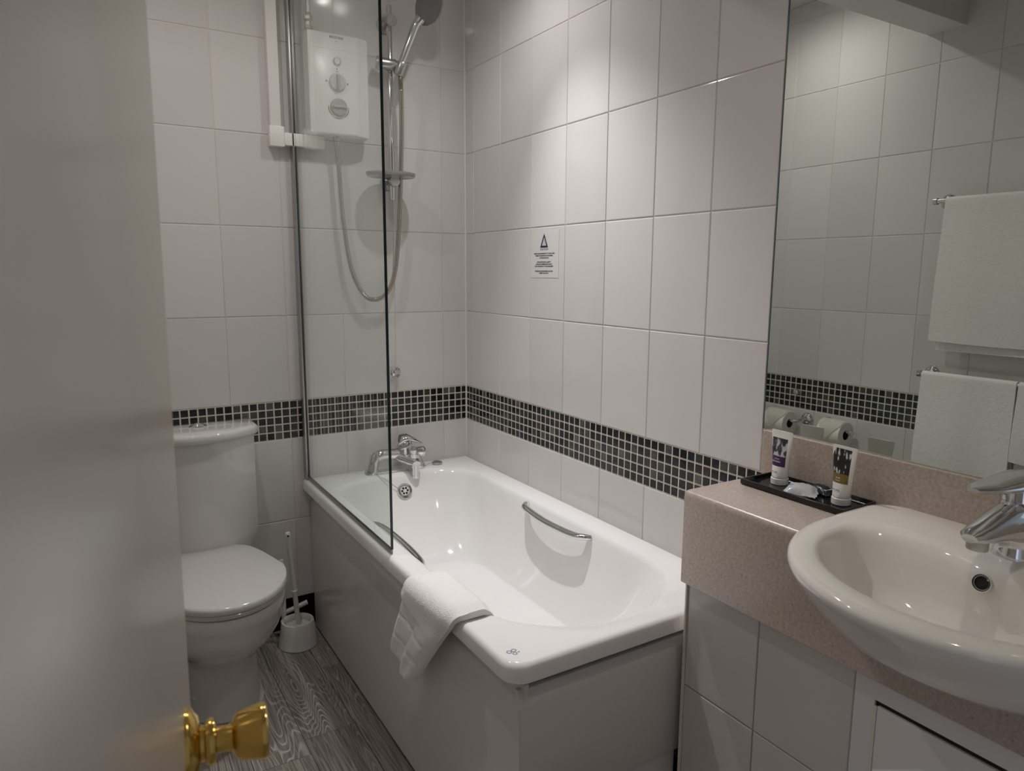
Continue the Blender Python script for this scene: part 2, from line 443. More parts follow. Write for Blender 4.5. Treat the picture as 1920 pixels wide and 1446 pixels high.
def put_tile(parent, me, pos, rot, name='tile', wob=0.0016):
    o = bpy.data.objects.new(name, me); C.objects.link(o); o.parent = parent
    w = Matrix.Rotation(random.uniform(-wob, wob), 4, 'X') @ Matrix.Rotation(random.uniform(-wob, wob), 4, 'Y')
    Mx = rot.to_4x4() @ w; Mx.translation = Vector(pos); o.matrix_basis = Mx
    return o
ROT_BACK = Matrix(((1, 0, 0), (0, 0, -1), (0, 1, 0)))        # local z -> -y, local y -> z
ROT_RIGHT = Matrix(((0, 0, -1), (-1, 0, 0), (0, 1, 0)))      # local x -> -y, z -> -x
ROT_LEFT = Matrix(((0, 0, 1), (1, 0, 0), (0, 1, 0)))         # local x -> +y, z -> +x

def tile_wall(parent, lines, rows, place, rot, lim_top=CEIL):
    for z0, z1 in rows:
        z1 = min(z1, lim_top)
        if z1 - z0 < 0.02: continue
        for a, b in zip(lines, lines[1:]):
            if abs(b - a) < 0.012: continue
            me = tile_mesh(abs(b - a) - GAP, z1 - z0 - GAP)
            put_tile(parent, me, place((a + b) / 2, (z0 + z1) / 2), rot)

def mosaic_band(parent, a0, a1, place, rot, z1=MZ1):
    p = 0.0272; n = int(round((a1 - a0) / p)); p = (a1 - a0) / n
    me = tile_mesh(0.0226, 0.0226, 0.0066, 0.0012, MOSAIC, 'mosaic_tile')
    for r in range(5):
        zc = z1 - (r + .5) * (MZ1 - MZ0) / 5
        for k in range(n):
            put_tile(parent, me, place(a0 + (k + .5) * p, zc), rot, 'mosaic_tile', 0.012)

def mat_band(bm, faces, i):
    for f in faces: f.material_index = i

def wall_with_band(name, x0, x1, y0, y1, facing):
    """wall slab; a shallow second slab shows the paler mosaic grout"""
    bm = BX(x0 - (.0048 if facing == 'right' else 0), x1, y0 - (.0048 if facing == 'back' else 0), y1, 0.135 if facing == 'back' else 0.0, CEIL)
    o = obj(name, bm, GROUT, smooth=0, kind='structure')
    bm = bmesh.new()
    e = 0.0053
    if facing == 'back': box(bm, XL, 0, -e, 0.002, MZ0 - .0005, MZ1 + .0005)
    if facing == 'right': box(bm, -e, 0.002, -1.459, 0, MZ0 - .0005, MZ1 + .0005)
    if facing == 'left': box(bm, XL - .002, XL + e, -1.30, 0, MZ0 - .0005, MZ1 + .0005)
    obj('mosaic_grout', bm, MGROUT, o, smooth=0)
    return o

wb = wall_with_band('wall_back', XL - 0.1, 0.1, 0.0, 0.1, 'back')
bl = [0.0, 0.108] + [0.108 + 0.1993 * k for k in range(1, 6)] + [1.304, -XL]
blx = [-v for v in bl]
tile_wall(wb, blx, ROWS + ROWS_LOW, lambda a, z: (a, 0, z), ROT_BACK)
mosaic_band(wb, XL + .003, -.003, lambda a, z: (a, 0, z), ROT_BACK)
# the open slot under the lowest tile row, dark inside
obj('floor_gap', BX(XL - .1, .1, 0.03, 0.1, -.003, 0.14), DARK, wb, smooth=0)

wr = wall_with_band('wall_right', 0.0, 0.1, YF - 0.1, 0.1, 'right')
rl = [0.0, 0.0736] + [0.2729 + 0.1993 * k for k in range(0, 12)] + [2.62]
rly = [-v for v in rl]
rly_far = [v for v in rly if v > -1.4575] + [-1.4585]
tile_wall(wr, rly_far, ROWS, lambda a, z: (0, a, z), ROT_RIGHT)
tile_wall(wr, [-1.4585 - .001] + [v for v in rly if v < -1.47], [(2.305, CEIL)], lambda a, z: (0, a, z), ROT_RIGHT)
tile_wall(wr, rly[:9], ROWS_LOW[:1], lambda a, z: (0, a, z), ROT_RIGHT)
mosaic_band(wr, -1.472, -.003, lambda a, z: (0, a, z), ROT_RIGHT)

bm = bmesh.new(); box(bm, XL - 0.15, XL + .0048, -1.80, 0.1, 0, CEIL); box(bm, -1.62, -1.52, YF - .1, -1.80, 0, CEIL)
wl = obj('wall_left', bm, GROUT, smooth=0, kind='structure')
obj('mosaic_grout', BX(XL - .002, XL + .0053, -1.32, 0, MZ0 - .0005, MZ1 + .0005), MGROUT, wl, smooth=0)
ll = [0.0, 0.022] + [0.222 + 0.2 * k for k in range(0, 8)] + [1.80]
tile_wall(wl, [-v for v in ll if abs(v - 0.022) > .001], ROWS + ROWS_LOW, lambda a, z: (XL, a, z), ROT_LEFT)
mosaic_band(wl, -1.31, -.003, lambda a, z: (XL, a, z), ROT_LEFT)

bm = bmesh.new()
box(bm, -0.60, 0.1, YF - 0.1, YF, 0, CEIL); box(bm, -1.62, -1.46, YF - 0.1, YF, 0, CEIL); box(bm, -1.46, -0.60, YF - 0.1, YF, 2.06, CEIL)
obj('wall_front', bm, PAINT, smooth=0, kind='structure')
obj('wall_hall', BX(-2.6, 1.2, -3.9, -3.8, 0, CEIL), PAINT, smooth=0, kind='structure')
obj('ceiling', BX(-2.6, 1.2, -3.9, 0.1, CEIL, CEIL + 0.1), PAINT, smooth=0, kind='structure')
obj('trim_1', BX(XL, 0, -1.10, -0.97, 2.162, CEIL, bev=.002), PAINT, smooth=0, kind='structure')     # boxed-in beam under the ceiling
bm = bmesh.new(); tube(bm, [(-.006, -.006, MZ0 - .16), (-.006, -.006, CEIL)], 0.0055, 8)
obj('trim_2', bm, SILIC, kind='structure')                                                            # sealant bead in the corner

fl = obj('floor', BX(-2.6, 1.2, -3.9, 0.1, -0.1, -0.003), DARK, smooth=0, kind='structure')
def plank(x0, x1, y0, y1):
    w, h = x1 - x0 - .0012, y1 - y0 - .0012
    bm = bmesh.new(); a, b, c = w / 2, h / 2, .0008
    L = [[Vector((sx * (a - i), sy * (b - i), z)) for sx, sy in ((1, 1), (-1, 1), (-1, -1), (1, -1))] for i, z in ((0, -.003), (0, -c), (c, 0))]
    loft(bm, L, False, True)
    o = obj('plank', bm, WOOD, fl, smooth=0); o.location = ((x0 + x1) / 2, (y0 + y1) / 2, 0)
PX = [-1.52, -1.459, -1.31, -1.161, -1.012, -.863, -.715, -.566, -.417, -.268, -.19]
offs = [0.2, -.33, -.95, -.12, -.71, -.64, -.30, -1.40, -1.40, -1.40]
for i in range(len(PX) - 1):
    ys = [0.1 if i < 7 else -1.40]; y = offs[i]
    if y > -0.05: y -= 0.9
    while y > YF - 1.0: ys.append(y); y -= 0.92
    ys.append(-3.8)
    for a, b in zip(ys, ys[1:]):
        if a - b > .02: plank(PX[i], PX[i + 1], b, a)

# ------------------------------------------------------------------ door
E = Vector((-1.2591, -1.890, 0)); PHI = R(9.0)
along = Vector((math.sin(PHI), math.cos(PHI), 0)); nrm = Vector((math.cos(PHI), -math.sin(PHI), 0))
def door_mat():
    Mx = Matrix((nrm, along, Vector((0, 0, 1)))).transposed().to_4x4(); Mx.translation = E
    lean = Matrix.Translation((0, 0, 1.20)) @ Matrix.Rotation(R(0.45), 4, 'Y') @ Matrix.Translation((0, 0, -1.20))
    return Mx @ lean
DM = door_mat()
def door_obj(name, bm, mat, parent=None, **k):
    o = obj(name, bm, mat, parent, **k)
    if parent is None: o.matrix_world = DM
    else: o.matrix_parent_inverse = Matrix()
    return o
door = door_obj('door_1', BX(-.04, 0, -.70, 0, .03, 2.02, bev=.002), DOORP, kind='structure')
KZ, KY = .957, -.070
bm = bmesh.new()
lathe(bm, [(.001, 0), (.0290, 0), (.0290, .002), (.0275, .004), (.0240, .006), (.0215, .0085), (.0135, .010), (.0130, .0125), (.0165, .014), (.0175, .017), (.0165, .020), (.0125, .0215), (.001, .0215)], (0, KY, KZ), (1, 0, 0), 40)
knob = door_obj('knob_rose', bm, BRASS, door, label='brass rose plate')
bm = bmesh.new()
lathe(bm, [(.0100, .018), (.0095, .0285), (.0110, .0325), (.0142, .0335), (.0168, .0355), (.0182, .038), (.0211, .0535), (.0215, .0560), (.0209, .0578), (.0195, .0585), (.001, .0585)], (0, KY, KZ), (1, 0, 0), 48)
k2 = obj('knob', bm, BRASS, knob, label='brass door knob'); k2.matrix_parent_inverse = Matrix()

# ------------------------------------------------------------------ bath
bath = thing('bathtub', 'white acrylic bathtub with chrome grab handles along the tiled wall', 'bathtub', (-.34, -.73, 0))
s4 = (.004, .004)
OX0, OX1, OY0, OY1 = -.675, -.0076, -1.46, -.0076
def outer(i, z): return rrect(OX0 + i, OX1 - i, OY0 + i, OY1 - i, (s4, s4, (.045 - i * .4,) * 2, s4), z)
def inner(sx, near, far, z, k=1.0):
    x0, x1, y0, y1 = -.612 + sx, -.088 - sx, -1.405 + near, -.118 - far
    hw = (x1 - x0) / 2
    nr = (min(.262 * k, hw - .001), .24 * k); fr = (min(.17 * k, hw - .001), .15 * k)
    return rrect(x0, x1, y0, y1, (fr, fr, nr, nr), z)
L = [outer(.006, .536), outer(.0, .540), outer(0, .565), outer(.002, .5715), outer(.006, .577), outer(.013, .579),
     inner(-.008, -.008, -.008, .5790), inner(-.003, -.003, -.003, .5775), inner(.003, .003, .003, .573), inner(.008, .009, .008, .565), inner(.012, .014, .011, .553),
     inner(.020, .035, .035, .50), inner(.034, .085, .085, .42, .98), inner(.050, .15, .135, .36, .95), inner(.064, .20, .175, .320, .92), inner(.073, .235, .200, .303, .9), inner(.0785, .252, .212, .2965, .88),
     inner(.081, .258, .217, .2945, .86), inner(.083, .262, .221, .2940, .85), inner(.15, .34, .30, .2925, .75)]
bm = bmesh.new(); loft(bm, L, False, True)
tub = obj('tub_shell', bm, ACRYL, bath, smooth=50)
# raised flat pad in the bottom of the tub
bm = bmesh.new()
# overflow and its grate
bm = bmesh.new()
ov = Vector((-.341, -.149, .518)); ax = Vector((0, -1, .42)).normalized()
lathe(bm, [(.001, -.01), (.0285, -.01), (.0285, .003), (.027, .006), (.020, .0065), (.018, .002), (.001, .002)], ov, ax, 36)
of = obj('overflow_ring', bm, CHROME, bath, label='chrome overflow ring')
bm = bmesh.new()
lathe(bm, [(.001, .002), (.0172, .002), (.0172, .0042), (.001, .0045)], ov, ax, 30)
obj('overflow_plate', bm, WPLAST, of)
u, v, d = frame_of(ax)
bm = bmesh.new()
for k in range(6):
    p = ov + u * math.cos(k * PI / 3) * .0105 + v * math.sin(k * PI / 3) * .0105
    lathe(bm, [(.001, .004), (.0041, .004), (.0041, .0052), (.001, .0052)], p, ax, 14)
obj('drain_holes', bm, DARK, of)
# grab handles
def grab(pts, label):
    bm = bmesh.new()
    P = catmull(pts, 8)
    tube(bm, P, lambda t: (.0095 + .0040 * math.sin(PI * t), .0080 + .0025 * math.sin(PI * t)), 16)
    return obj('grab_handle', bm, CHROME, bath, label=label)
grab([(-.098, -.612, .562), (-.112, -.622, .563), (-.131, -.66, .562), (-.139, -.78, .557), (-.131, -.905, .557), (-.113, -.943, .558), (-.099, -.955, .557)], 'chrome grab handle on wall side')
grab([(-.606, -.480, .545), (-.594, -.490, .544), (-.572, -.525, .540), (-.560, -.66, .531), (-.571, -.80, .533), (-.594, -.85, .538), (-.606, -.860, .540)], 'curved chrome grab handle on room side')
# little printed mark in the corner of the rim
mk = Vector((-.640, -1.408, .5793))
bm = bmesh.new()
for dx, dy, rr in ((-.006, .006, .0058), (.005, .007, .0058), (.0015, -.004, .0052)):
    n = 20; c = mk + Vector((dx, dy, 0))
    a = [bm.verts.new(c + Vector((math.cos(2 * PI * i / n) * rr, math.sin(2 * PI * i / n) * rr, 0))) for i in range(n)]
    b = [bm.verts.new(c + Vector((math.cos(2 * PI * i / n) * rr * .6, math.sin(2 * PI * i / n) * rr * .6, 0))) for i in range(n)]
    for i in range(n): bm.faces.new((a[i], a[(i + 1) % n], b[(i + 1) % n], b[i]))
box(bm, mk.x + .009, mk.x + .013, mk.y - .004, mk.y - .001, mk.z - .0001, mk.z + .0001)
obj('rim_mark', bm, INKS, bath, smooth=0, label='small blue grey printed mark')

# side and end panels
def panel_section(o):
    return [(o + .006, .533), (o + .002, .530), (o + .0, .525), (o + .0, .510), (o - .004, .506), (o - .010, .498), (o - .012, .490), (o - .012, .02), (o - .009, .012), (o + .01, .012), (o + .02, .533)]
bm = bmesh.new()
sec = [(-.6365, .5305), (-.6380, .527), (-.6385, .506), (-.640, .501), (-.6435, .497), (-.6475, .491), (-.6500, .483), (-.6508, .470), (-.6508, .012), (-.630, .012), (-.630, .5305)]
loops = [[Vector((x, y, z)) for x, z in sec] for y in (-1.4490, -.012)]
loft(bm, loops)
# soften: the moulded recess stops short of the corner
sp = tag(obj('bath_side_panel', bm, PANEL, smooth=30), 'long white plastic panel closing the bath on the toilet side', 'bath panel')
bm = bmesh.new()
sec = [(-1.437, .517), (-1.440, .5155), (-1.4435, .509), (-1.4480, .497), (-1.4505, .482), (-1.4505, .245), (-1.448, .240), (-1.430, .240), (-1.430, .517)]
loops = [[Vector((x, y, z)) for y, z in sec] for x in (-.6490, -.20)]
loft(bm, loops)
ep = tag(obj('bath_end_panel', bm, PANEL, smooth=30), 'short white plastic panel closing the near end of the bath', 'bath panel')
obj('plinth', BX(-.6285, -.228, -1.445, -1.425, .004, .2395, bev=.001), PANEL, ep, smooth=0)

# ------------------------------------------------------------------ bath mixer tap
bt = thing('bath_mixer_tap', 'chrome bridge mixer tap on the far rim of the bath', 'tap', (-.34, -.065, .579))
bm = bmesh.new()
YB = -.072
tube(bm, catmull([(-.418, YB, .638), (-.395, YB, .645), (-.35, YB, .641), (-.30, YB, .640), (-.262, YB, .640)], 6), lambda t: (.0225, .0215), 20)
body = obj('tap_body', bm, CHROME, bt)
for x, sx in ((-.430, -1), (-.262, 1)):
    bm = bmesh.new()
    loft(bm, [[Vector((x + sx * o + a * math.cos(2 * PI * k / 20), YB - .004 + b * math.sin(2 * PI * k / 20), z)) for k in range(20)] for z, a, b, o in
              ((.5795, .0255, .0265, .010), (.590, .0250, .0260, .009), (.600, .0215, .0235, .007), (.625, .0205, .0215, .0), (.648, .0195, .020, -.006), (.660, .011, .013, -.012))])
    obj('leg', bm, CHROME, bt)
bm = bmesh.new()
lathe(bm, [(.0190, -.002), (.0205, .016), (.0205, .022), (.0185, .028), (.0150, .0305), (.001, .031)], (-.256, YB - .004, .640), (1, -.15, -.02), 26)
obj('end_cap', bm, CHROME, bt)
bm = bmesh.new()
lathe(bm, [(.0335, 0), (.0320, .014), (.0315, .0205), (.0305, .021), (.0305, .0215), (.0315, .022), (.0315, .037), (.026, .047), (.001, .050)], (-.308, YB, .640), (0, 0, 1), 32)
obj('cartridge_cover', bm, CHROME, bt)
# lever: a domed cap that sweeps out to a point
bm = bmesh.new()
P = [(-.342, YB, .672, .005, .004), (-.338, YB, .684, .022, .012), (-.322, YB, .696, .0320, .0175), (-.300, YB - .003, .701, .0320, .0150), (-.278, YB - .007, .693, .025, .0105), (-.258, YB - .011, .683, .017, .006), (-.240, YB - .014, .674, .006, .003)]
loft(bm, [[Vector((x, y + w * math.cos(2 * PI * k / 18), z + h * math.sin(2 * PI * k / 18))) for k in range(18)] for x, y, z, w, h in P])
obj('lever', bm, CHROME, bt)
# spout with diverter
bm = bmesh.new()
loft(bm, [[Vector((cx + w * math.cos(2 * PI * k / 20), y, z + h * math.sin(2 * PI * k / 20))) for k in range(20)] for cx, y, z, w, h in
          ((-.318, -.065, .632, .044, .021), (-.312, -.09, .628, .041, .020), (-.302, -.115, .623, .032, .0175), (-.296, -.138, .619, .0265, .0150), (-.294, -.156, .616, .016, .009))])
sp_ = obj('spout', bm, CHROME, bt)
bm = bmesh.new()
lathe(bm, [(.0150, 0), (.0150, .014), (.0120, .016), (.0120, .019), (.0150, .021), (.0150, .030), (.011, .034), (.001, .035)], (-.293, -.126, .632), (0, 0, 1), 22)
obj('diverter_knob', bm, CHROME, sp_)
bm = bmesh.new()
lathe(bm, [(.0150, 0), (.0150, -.014), (.0125, -.015), (.0125, -.044), (.0135, -.045), (.0135, -.054), (.001, -.054)], (-.292, -.139, .612), (0, 0, 1), 22)
obj('outlet', bm, CHROME, sp_)

# plug with its cable
pg = thing('bath_plug', 'small dark bath plug lying on the rim beside the mixer tap', 'plug', (-.172, -.073, .579))
bm = bmesh.new(); lathe(bm, [(.001, 0), (.0175, 0), (.020, .003), (.0205, .007), (.018, .009), (.015, .0095), (.001, .0095)], (-.172, -.073, .5795), (0, 0, 1), 30)
obj('stopper', bm, SATIN, pg)
bm = bmesh.new(); lathe(bm, [(.006, 0), (.006, .004), (.001, .005)], (-.172, -.073, .589), (0, 0, 1), 16)
for k in range(9): lathe(bm, [(.002, 0), (.002, .002), (.0005, .0028)], (-.172 + .012 * math.cos(k * .7), -.073 + .012 * math.sin(k * .7), .589), (0, 0, 1), 8)
obj('plug_boss', bm, SATIN, pg)
bm = bmesh.new()
tube(bm, catmull([(-.356, -.153, .519), (-.375, -.147, .538), (-.405, -.135, .563), (-.428, -.120, .5805), (-.425, -.104, .5822), (-.36, -.104, .5815), (-.29, -.102, .5815), (-.235, -.085, .5815), (-.212, -.076, .585), (-.190, -.073, .590), (-.178, -.073, .591)], 6), .0013, 6)
obj('cable', bm, SATIN, pg)

# ------------------------------------------------------------------ glass screen
gs = thing('shower_screen', 'frameless clear glass shower screen standing on the bath rim', 'shower screen', (-.658, -.42, .58))
XG, GT = -.659, .0075
bm = bmesh.new(); box(bm, XG - GT / 2, XG + GT / 2, -.825, -.016, .592, 2.34)
bm.faces.ensure_lookup_table()
for f in bm.faces:
    f.normal_update()
    f.material_index = 0 if abs(f.normal.x) > .9 else 1
obj('glass_pane', bm, [GLASS, GLASS_EDGE], gs, smooth=0)
bm = bmesh.new(); box(bm, XG - .010, XG - GT / 2 - .0003, -.040, -.0075,   .582, 2.34, bev=.001); box(bm, XG + GT / 2 + .0003, XG + .008, -.034, -.0075,   .582, 2.34, bev=.001)
obj('wall_channel', bm, SATIN, gs)
bm = bmesh.new(); box(bm, XG - .0028, XG + .0028, -.823, -.04, .5800, .5915)
obj('bottom_seal', bm, SEAL, gs, smooth=0)

# ------------------------------------------------------------------ electric shower
es = thing('electric_shower', 'white electric shower box with two dials on the tiled wall', 'shower', (-.515, -.005, 1.77))
Y0, Y1 = -.0075, -.083
bm = bmesh.new()
def sec_box(x0, x1, z0, z1, y, r): return [Vector((p.x, y, p.y)) for p in rrect(x0, x1, z0, z1, ((r, r),) * 4, 0, 6)]
loft(bm, [sec_box(-.618, -.408, 1.770, 2.090, Y0, .005), sec_box(-.618, -.408, 1.770, 2.090, -.050, .005), sec_box(-.618, -.412, 1.770, 2.090, -.066, .005), sec_box(-.617, -.452, 1.771, 2.089, -.080, .005), sec_box(-.613, -.457, 1.775, 2.085, Y1, .005)])
obj('case', bm, WPLAST, es, smooth=35)
bm = bmesh.new(); lathe(bm, [(.001, 0), (.0132, 0), (.0132, .003), (.0115, .0048), (.0098, .003), (.001, .003)], (-.523, Y1, 2.003), (0, -1, 0), 28)
sb = obj('start_button', bm, CHROME, es)
bm = bmesh.new(); lathe(bm, [(.001, .003), (.0094, .003), (.0086, .0046), (.001, .005)], (-.523, Y1, 2.003), (0, -1, 0), 28)
obj('button_face', bm, WPLAST, sb)
bm = bmesh.new(); lathe(bm, [(.001, 0), (.028, 0), (.028, .004), (.025, .009), (.001, .010)], (-.524, Y1, 1.937), (0, -1, 0), 36)
d1 = obj('dial', bm, LPLAST, es)
o = obj('dial_grip', BX(-.5285, -.5195, Y1 - .018, Y1 - .008, 1.914, 1.960, bev=.0025), GPLAST, d1)
bm = bmesh.new(); lathe(bm, [(.001, 0), (.029, 0), (.029, .005), (.026, .011), (.001, .012)], (-.522, Y1, 1.858), (0, -1, 0), 36)
d2 = obj('dial', bm, GPLAST, es)
obj('dial_grip', BX(-.545, -.499, Y1 - .018, Y1 - .010, 1.8545, 1.8615, bev=.0025), GPLAST, d2)
def arc(a0, a1, r0, r1, mat):
    bm = bmesh.new(); n = 14; c = Vector((-.522, Y1 - .0004, 1.858))
    A = []
    for i in range(n + 1):
        t = R(a0 + (a1 - a0) * i / n); e = Vector((math.cos(t), 0, math.sin(t)))
        w = .2 + .8 * math.sin(PI * min(1, i / n * .9 + .1))
        A.append((bm.verts.new(c + e * r0), bm.verts.new(c + e * (r0 + (r1 - r0) * w))))
    for p, q in zip(A, A[1:]): bm.faces.new((p[0], p[1], q[1], q[0]))
    obj('dial_scale', bm, mat, es, smooth=0)
arc(175, 240, .0335, .0365, INKG); arc(5, -60, .0335, .0365, INKR); arc(250, 290, .036, .0372, INKG)
bm = bmesh.new()
for x, z in ((-.561, 1.938), (-.489, 1.936)): box(bm, x - .0022, x + .0022, Y1 - .0006, Y1, z - .0022, z + .0022)
box(bm, -.5245, -.5225, Y1 - .0006, Y1, 1.976, 1.982); box(bm, -.527, -.520, Y1 - .0006, Y1, 1.9705, 1.9722)
obj('dial_marks', bm, INKG, es, smooth=0, kind='stuff')
text('BRISTAN', .0115, INKG, (-.523, Y1 - .0004, 2.077), (1, 0, 0), (0, 0, 1), es, bold=.0002)
text('joy', .005, INKG, (-.523, Y1 - .0004, 2.066), (1, 0, 0), (0, 0, 1), es)

# hose
hs = thing('shower_hose', 'ribbed metal shower hose looping below the white electric shower', 'hose', (-.41, -.05, 1.21))
bm = bmesh.new(); lathe(bm, [(.001, 0), (.0115, 0), (.0115, -.016), (.009, -.020), (.009, -.030), (.001, -.030)], (-.522, -.05, 1.7690), (0, 0, 1), 18)
obj('hose_nut', bm, SATIN, hs)
hp = catmull([(-.522, -.050, 1.750), (-.518, -.050, 1.68), (-.514, -.050, 1.58), (-.506, -.05, 1.47), (-.487, -.05, 1.34), (-.462, -.05, 1.268), (-.432, -.05, 1.227), (-.402, -.05, 1.217), (-.368, -.05, 1.228), (-.338, -.05, 1.265), (-.318, -.05, 1.33), (-.307, -.05, 1.42), (-.297, -.052, 1.55), (-.294, -.060, 1.67), (-.297, -.080, 1.80), (-.300, -.090, 1.92), (-.303, -.094, 1.965), (-.302, -.093, 1.990)], 26)
cnt = len(hp)
bm = bmesh.new(); tube(bm, hp, lambda t: 0.0085 if int(t * (cnt - 1) + .5) % 2 else .0070, 10)
obj('hose_tube', bm, HOSEM, hs, smooth=70)

# riser rail
rr_ = thing('shower_rail', 'chrome shower riser rail with wall brackets beside the electric shower', 'shower rail', (-.326, -.05, 1.57))
XR, YR = -.3255, -.055
bm = bmesh.new(); lathe(bm, [(.001, 1.570), (.0085, 1.570), (.0095, 1.571), (.0095, 2.219), (.0085, 2.221), (.001, 2.221)], (XR, YR, 0), (0, 0, 1), 24)
obj('rail_tube', bm, CHROME, rr_)
for z in (2.167, 1.634):
    bm = bmesh.new()
    lathe(bm, [(.001, .0026), (.0290, .0026), (.0290, .009), (.026, .015), (.0175, .018), (.0165, .064), (.0195, .068), (.0195, .081), (.0180, .083), (.001, .083)], (XR, 0, z), (0, -1, 0), 28)
    obj('wall_bracket', bm, SATIN, rr_)
bm = bmesh.new()
lathe(bm, [(.001, 0), (.0205, 0), (.0225, .003), (.0225, .018), (.0190, .021), (.0190, .066), (.016, .070), (.001, .070)], (-.378, -.058, 2.028), (1, -.30, -.08), 28)
lathe(bm, [(.0145, -.016), (.0145, .016)], (XR, YR, 2.026), (0, 0, 1), 22)
sl = obj('slider', bm, SATIN, rr_)
bm = bmesh.new()
lathe(bm, [(.001, -.024), (.0180, -.024), (.0205, -.020), (.0205, .016), (.019, .021), (.001, .021)], (-.300, -.092, 2.010), (.32, -.22, .90), 26)
obj('head_holder', bm, SATIN, sl)

# soap dish on the rail
bm = bmesh.new()
loft(bm, [[Vector((-.348 + a * math.cos(2 * PI * k / 40), -.098 + b * math.sin(2 * PI * k / 40), z)) for k in range(40)] for z, a, b in
          ((1.646, .078, .060), (1.644, .084, .066), (1.650, .0875, .070), (1.657, .0875, .070), (1.6575, .085, .0675), (1.650, .080, .062))])
dish = tag(obj('soap_dish', bm, SMOKE), 'oval smoky plastic soap dish clipped to the shower riser rail', 'soap dish')
bm = bmesh.new(); lathe(bm, [(.014, -.018), (.0145, -.016), (.0145, .010), (.014, .012)], (XR, YR, 1.652), (0, 0, 1), 20)
obj('clip', bm, SATIN, dish)

# hand shower
sh = thing('hand_shower', 'chrome hand shower head held in the slider of the riser rail', 'shower head', (-.287, -.10, 2.01))
a = Vector((-.304, -.098, 2.018)); b = Vector((-.256, -.130, 2.150))
dirv = (b - a).normalized()
bm = bmesh.new()
P = catmull([a - dirv * .02, a + dirv * .03, a + dirv * .09, b, b + Vector((.012, -.012, .02))], 6)
tube(bm, P, lambda t: .0125 + .0045 * t ** 1.5, 18)
obj('handle', bm, CHROME, sh)
hc = b + Vector((.038, -.022, .062)); fn = Vector((-.60, -.74, -.30)).normalized()   # spray face looks towards the room
bm = bmesh.new()
upv = (dirv - fn * dirv.dot(fn)).normalized(); sdv = fn.cross(upv)
def ring(al, bl_, dpt): return [hc + upv * (math.cos(2 * PI * k / 36) * al) + sdv * (math.sin(2 * PI * k / 36) * bl_) + fn * dpt for k in range(36)]
loft(bm, [ring(.02, .014, -.022), ring(.048, .032, -.018), ring(.064, .044, -.008), ring(.068, .047, .002), ring(.066, .045, .007)])
obj('head_shell', bm, CHROME, sh)
bm = bmesh.new(); loft(bm, [ring(.0655, .0445, .0068), ring(.062, .042, .0095), ring(.03, .02, .0105)])
fp = obj('spray_plate', bm, SPRAY, sh, label='grey spray plate')

# supply pipe above the shower
wp = thing('water_pipe', 'tarnished metal water pipe with valve entering the top of the electric shower', 'pipe', (-.598, -.03, 2.095))
bm = bmesh.new(); lathe(bm, [(.0075, 2.150), (.0075, CEIL - .003)], (-.598, -.030, 0), (0, 0, 1), 18)
obj('pipe_tube', bm, SATIN, wp)
bm = bmesh.new(); lathe(bm, [(.0085, 2.0945), (.0085, 2.104), (.0140, 2.106), (.0145, 2.114), (.0105, 2.117), (.0095, 2.128), (.0120, 2.131), (.0145, 2.134), (.0145, 2.144), (.0095, 2.150), (.0075, 2.160)], (-.598, -.030, 0), (0, 0, 1), 6)
obj('compression_valve', bm, COPPER, wp, smooth=20)

# cable trunking
ct = thing('cable_trunking', 'white plastic cable trunking turning from the ceiling to the electric shower', 'trunking', (-.72, -.02, 1.72))
obj('vertical_run', BX(-.737, -.703, -.040, -.0075, 1.785, CEIL - .003, bev=.0015), TRUNKP, ct)
obj('elbow_cover', BX(-.741, -.694, -.043, -.0075, 1.722, 1.786, bev=.002), TRUNKP, ct)
obj('horizontal_run', BX(-.6935, -.560, -.040, -.0075, 1.728, 1.768, bev=.0015), TRUNKP, ct)
# small chrome knob over the tap
bm = bmesh.new()
lathe(bm, [(.001, .0026), (.0215, .0026), (.0225, .006), (.0225, .030), (.0205, .035), (.0180, .036), (.0150, .032), (.0125, .034), (.0110, .046), (.001, .047)], (-.328, 0, .942), (.34, -1, .05), 30)
tag(obj('hose_hook', bm, CHROME), 'small round chrome knob on the wall above the bath mixer tap', 'knob')

# caution sticker
st = tag(obj('caution_sticker', BX(-.0077, -.0071, -.640, -.480, 1.300, 1.452), STICK, smooth=0), 'pale caution sticker with blue triangle and small print on the tile', 'sticker')
XS = -.0079; CY = -.557
bm = bmesh.new()
def tri(w, h, zc, x): return [Vector((x, CY - w, zc)), Vector((x, CY + w, zc)), Vector((x, CY, zc + h))]
A = [bm.verts.new(p) for p in tri(.0230, .0455, 1.397, XS)]; B = [bm.verts.new(p) for p in tri(.0125, .0265, 1.4035, XS)]
for i in range(3): bm.faces.new((A[i], A[(i + 1) % 3], B[(i + 1) % 3], B[i]))
obj('warning_triangle', bm, INKB, st, smooth=0)
obj('exclamation_mark', BX(XS - .0001, XS, CY - .0008, CY + .0008, 1.4065, 1.422), INKG, st, smooth=0)
RT, UP = (0, -1, 0), (0, 0, 1)
text('CAUTION', .0100, INKB, (XS, CY, 1.3915), RT, UP, st)
for z, tx in ((1.3777, 'GUESTS ARE REMINDED TO TAKE CARE'), (1.3708, 'WHEN STANDING OR WASHING'), (1.3637, 'IN THE BATHTUB'), (1.3504, 'FOR ADDITIONAL SAFETY'), (1.3435, 'NON SLIP RUBBER BATH MATS'), (1.3367, 'ARE AVAILABLE AT YOUR REQUEST'), (1.3210, 'PLEASE PLACE SHOWER CURTAIN'), (1.3145, 'INSIDE THE BATH')):
    text(tx, .0056, INKB, (XS, CY, z), RT, UP, st, bold=.00022, sx=1.15)

